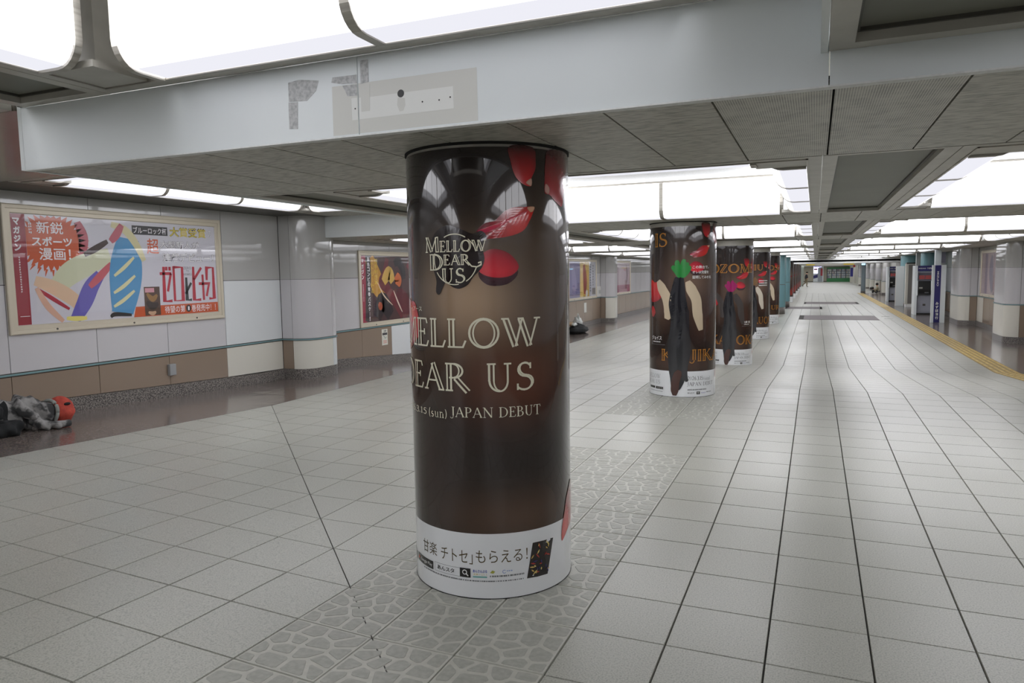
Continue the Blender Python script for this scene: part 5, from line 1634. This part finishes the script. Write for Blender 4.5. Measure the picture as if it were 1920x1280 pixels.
# walking person in a cap, far down the passage
wx, wy, wz = -.86, 83.3, ZF
Jn = {'pelvis': ((wx, wy, wz+.86), (.18, .17)), 'waist': ((wx, wy, wz+1.02), (.20, .18)), 'chest': ((wx+.01, wy, wz+1.22), (.21, .19)), 'neck': ((wx+.03, wy, wz+1.38), .06), 'head': ((wx+.05, wy, wz+1.50), .09), 'crown': ((wx+.05, wy, wz+1.56), .07),
      'hip1': ((wx+.02, wy-.09, wz+.80), .10), 'knee1': ((wx+.07, wy-.09, wz+.45), .07), 'ankle1': ((wx+.04, wy-.09, wz+.09), .05), 'toe1': ((wx+.20, wy-.09, wz+.045), .04),
      'hip2': ((wx-.03, wy+.09, wz+.80), .10), 'knee2': ((wx-.10, wy+.09, wz+.46), .07), 'ankle2': ((wx-.36, wy+.09, wz+.22), .05), 'toe2': ((wx-.32, wy+.09, wz+.06), .04),
      'sh1': ((wx, wy-.19, wz+1.30), .07), 'el1': ((wx-.03, wy-.24, wz+1.02), .055), 'ha1': ((wx+.14, wy-.22, wz+.84), .04), 'sh2': ((wx, wy+.19, wz+1.30), .07), 'el2': ((wx-.02, wy+.24, wz+1.02), .055), 'ha2': ((wx+.16, wy+.2, wz+.86), .04)}
bones = [('pelvis', 'waist'), ('waist', 'chest'), ('chest', 'neck'), ('neck', 'head'), ('head', 'crown'), ('pelvis', 'hip1'), ('hip1', 'knee1'), ('knee1', 'ankle1'), ('ankle1', 'toe1'), ('pelvis', 'hip2'), ('hip2', 'knee2'), ('knee2', 'ankle2'), ('ankle2', 'toe2'), ('chest', 'sh1'), ('sh1', 'el1'), ('el1', 'ha1'), ('chest', 'sh2'), ('sh2', 'el2'), ('el2', 'ha2')]
res, keys, J = skin_mesh('body', Jn, bones)
def zn(p):
    k = nearest(p, J, keys)
    if k in ('head', 'crown', 'neck', 'ha1', 'ha2'): return 2
    if 'toe' in k: return 3
    if k[:3] in ('hip', 'kne', 'ank') : return 1
    return 0
dress(res, zn, [mat('charcoal_jacket', (34, 34, 40), .8), mat('khaki_trousers', (120, 108, 84), .8), SKIN, M['black']])
wk = empty('person')
tag(wk, 'distant person walking in a black cap, dark jacket and khaki trousers', 'person')
place('body', res, wk)
cp = MB().add(*ell((wx+.05, wy, wz+1.555), (.108, .10, .085)))
cp.build('cap', DARK, wk, True)
MB().add(*ell((wx+.155, wy, wz+1.535), (.075, .075, .014))).build('cap_brim', DARK, wk, True)
settle(wk, (wx, wy, wz))

# seated person far along the walkway
sx, sy, sz = 4.30, 60.3, ZF
Jn = {'pelvis': ((sx, sy, sz+.13), (.15, .14)), 'chest': ((sx+.02, sy, sz+.42), (.16, .13)), 'neck': ((sx, sy, sz+.57), .055), 'head': ((sx-.03, sy-.02, sz+.70), .09), 'crown': ((sx-.03, sy-.02, sz+.76), .07),
      'h1': ((sx-.05, sy-.12, sz+.12), .09), 'k1': ((sx-.30, sy-.25, sz+.30), .07), 'a1': ((sx-.28, sy-.12, sz+.06), .05), 'h2': ((sx-.05, sy+.12, sz+.12), .09), 'k2': ((sx-.30, sy+.22, sz+.26), .07), 'a2': ((sx-.30, sy+.05, sz+.06), .05),
      's1': ((sx, sy-.18, sz+.50), .065), 'e1': ((sx-.12, sy-.24, sz+.30), .05), 'w1': ((sx-.26, sy-.18, sz+.36), .036), 's2': ((sx, sy+.18, sz+.50), .065), 'e2': ((sx-.12, sy+.24, sz+.30), .05), 'w2': ((sx-.26, sy+.16, sz+.36), .036)}
bones = [('pelvis', 'chest'), ('chest', 'neck'), ('neck', 'head'), ('head', 'crown'), ('pelvis', 'h1'), ('h1', 'k1'), ('k1', 'a1'), ('pelvis', 'h2'), ('h2', 'k2'), ('k2', 'a2'), ('chest', 's1'), ('s1', 'e1'), ('e1', 'w1'), ('chest', 's2'), ('s2', 'e2'), ('e2', 'w2')]
res, keys, J = skin_mesh('body', Jn, bones)
def zn(p):
    k = nearest(p, J, keys)
    if k in ('head', 'crown', 'neck', 'w1', 'w2'): return 2
    return 1 if k in ('k1', 'k2', 'a1', 'a2', 'h1', 'h2') else 0
dress(res, zn, [mat('cream_top', (176, 168, 142), .8), mat('dark_grey_trousers', (70, 72, 70), .8), SKIN])
se = empty('person')
tag(se, 'distant person seated on the floor against a cream pilaster, cream top, dark hair', 'person')
place('body', res, se)
MB().add(*ell((sx-.02, sy-.01, sz+.725), (.105, .105, .105))).build('hair', HAIR, se, True)
settle(se, (sx, sy, sz))
dk = empty('open_umbrella') if False else None
bg = empty('dark_bag'); tag(bg, 'small dark bag on the lap of the distant seated person', 'bag')
MB().add(*ell((sx-.36, sy-.1, sz+.43), (.16, .16, .07), 16, 10, lambda d: 1+.1*math.sin(5*d[0]))).build('pouch', DARK, bg, True)
MB().tube([(sx-.46, sy-.1, sz+.45), (sx-.40, sy-.1, sz+.53), (sx-.30, sy-.1, sz+.53), (sx-.26, sy-.1, sz+.46)], .012, 6).build('handle', M['black'], bg, True)
settle(bg, (sx-.36, sy-.1, sz+.36))

# dark bundle, plastic bag and tan parcel behind the large column
bx_, by_ = -6.95, 21.9
bu = empty('cloth_bundle'); tag(bu, 'black cloth bundle lying on the granite floor behind the large column', 'bundle')
MB().add(*ell((bx_, by_, ZF+.10), (.30, .62, .14), 28, 14, lambda d: 1+.07*math.sin(7*d[1]+4*d[0])+.05*math.sin(11*d[2]+5*d[1]))).build('cloth', DARK, bu, True)
MB().add(*ell((bx_-.02, by_+.18, ZF+.19), (.2, .30, .10), 20, 10, lambda d: 1+.09*math.sin(8*d[1]+3*d[0]))).build('hood_fold', DARK, bu, True)
MB().tube(smooth_loop([(bx_-.05, by_-.30, ZF+.22), (bx_-.02, by_-.05, ZF+.33), (bx_, by_+.2, ZF+.29)], 6, False), .016, 6).build('strap', M['black'], bu, True)
settle(bu, (bx_, by_, ZF))
PLA = mat('white_plastic_film', (214, 216, 212), .25, noise=((186, 190, 186), (30, 30, 30), 4, .35, .65), bump=(22, .8, .02))
pb = empty('plastic_bag'); tag(pb, 'crumpled white plastic bag standing behind the black cloth bundle', 'bag')
MB().add(*ell((-7.2, 22.72, ZF+.22), (.16, .20, .26), 24, 18, lambda d: 1+.12*math.sin(9*d[0]+7*d[1])*abs(d[2])+.08*math.sin(13*d[2]+4*d[0]))).build('sack', PLA, pb, True)
MB().tube(smooth_loop([(-7.2, 22.66, ZF+.42), (-7.2, 22.70, ZF+.56), (-7.2, 22.80, ZF+.54), (-7.2, 22.84, ZF+.42)], 6, False), .014, 6).build('handle', PLA, pb, True)
settle(pb, (-7.2, 22.72, ZF))
tp = empty('tan_parcel'); tag(tp, 'tan and white wrapped parcel resting on the black cloth bundle', 'parcel')
MB().add(*ell((bx_-.12, by_-.34, ZF+.305), (.10, .20, .07), 18, 10, lambda d: 1+.1*math.sin(6*d[1]))).build('wrapping', ink(150, 128, 100, .7), tp, True)
MB().add(*ell((bx_+.02, by_-.36, ZF+.30), (.08, .14, .06), 16, 10, lambda d: 1+.1*math.sin(7*d[0]))).build('paper', PLA, tp, True)
settle(tp, (bx_-.1, by_-.34, ZF+.2))
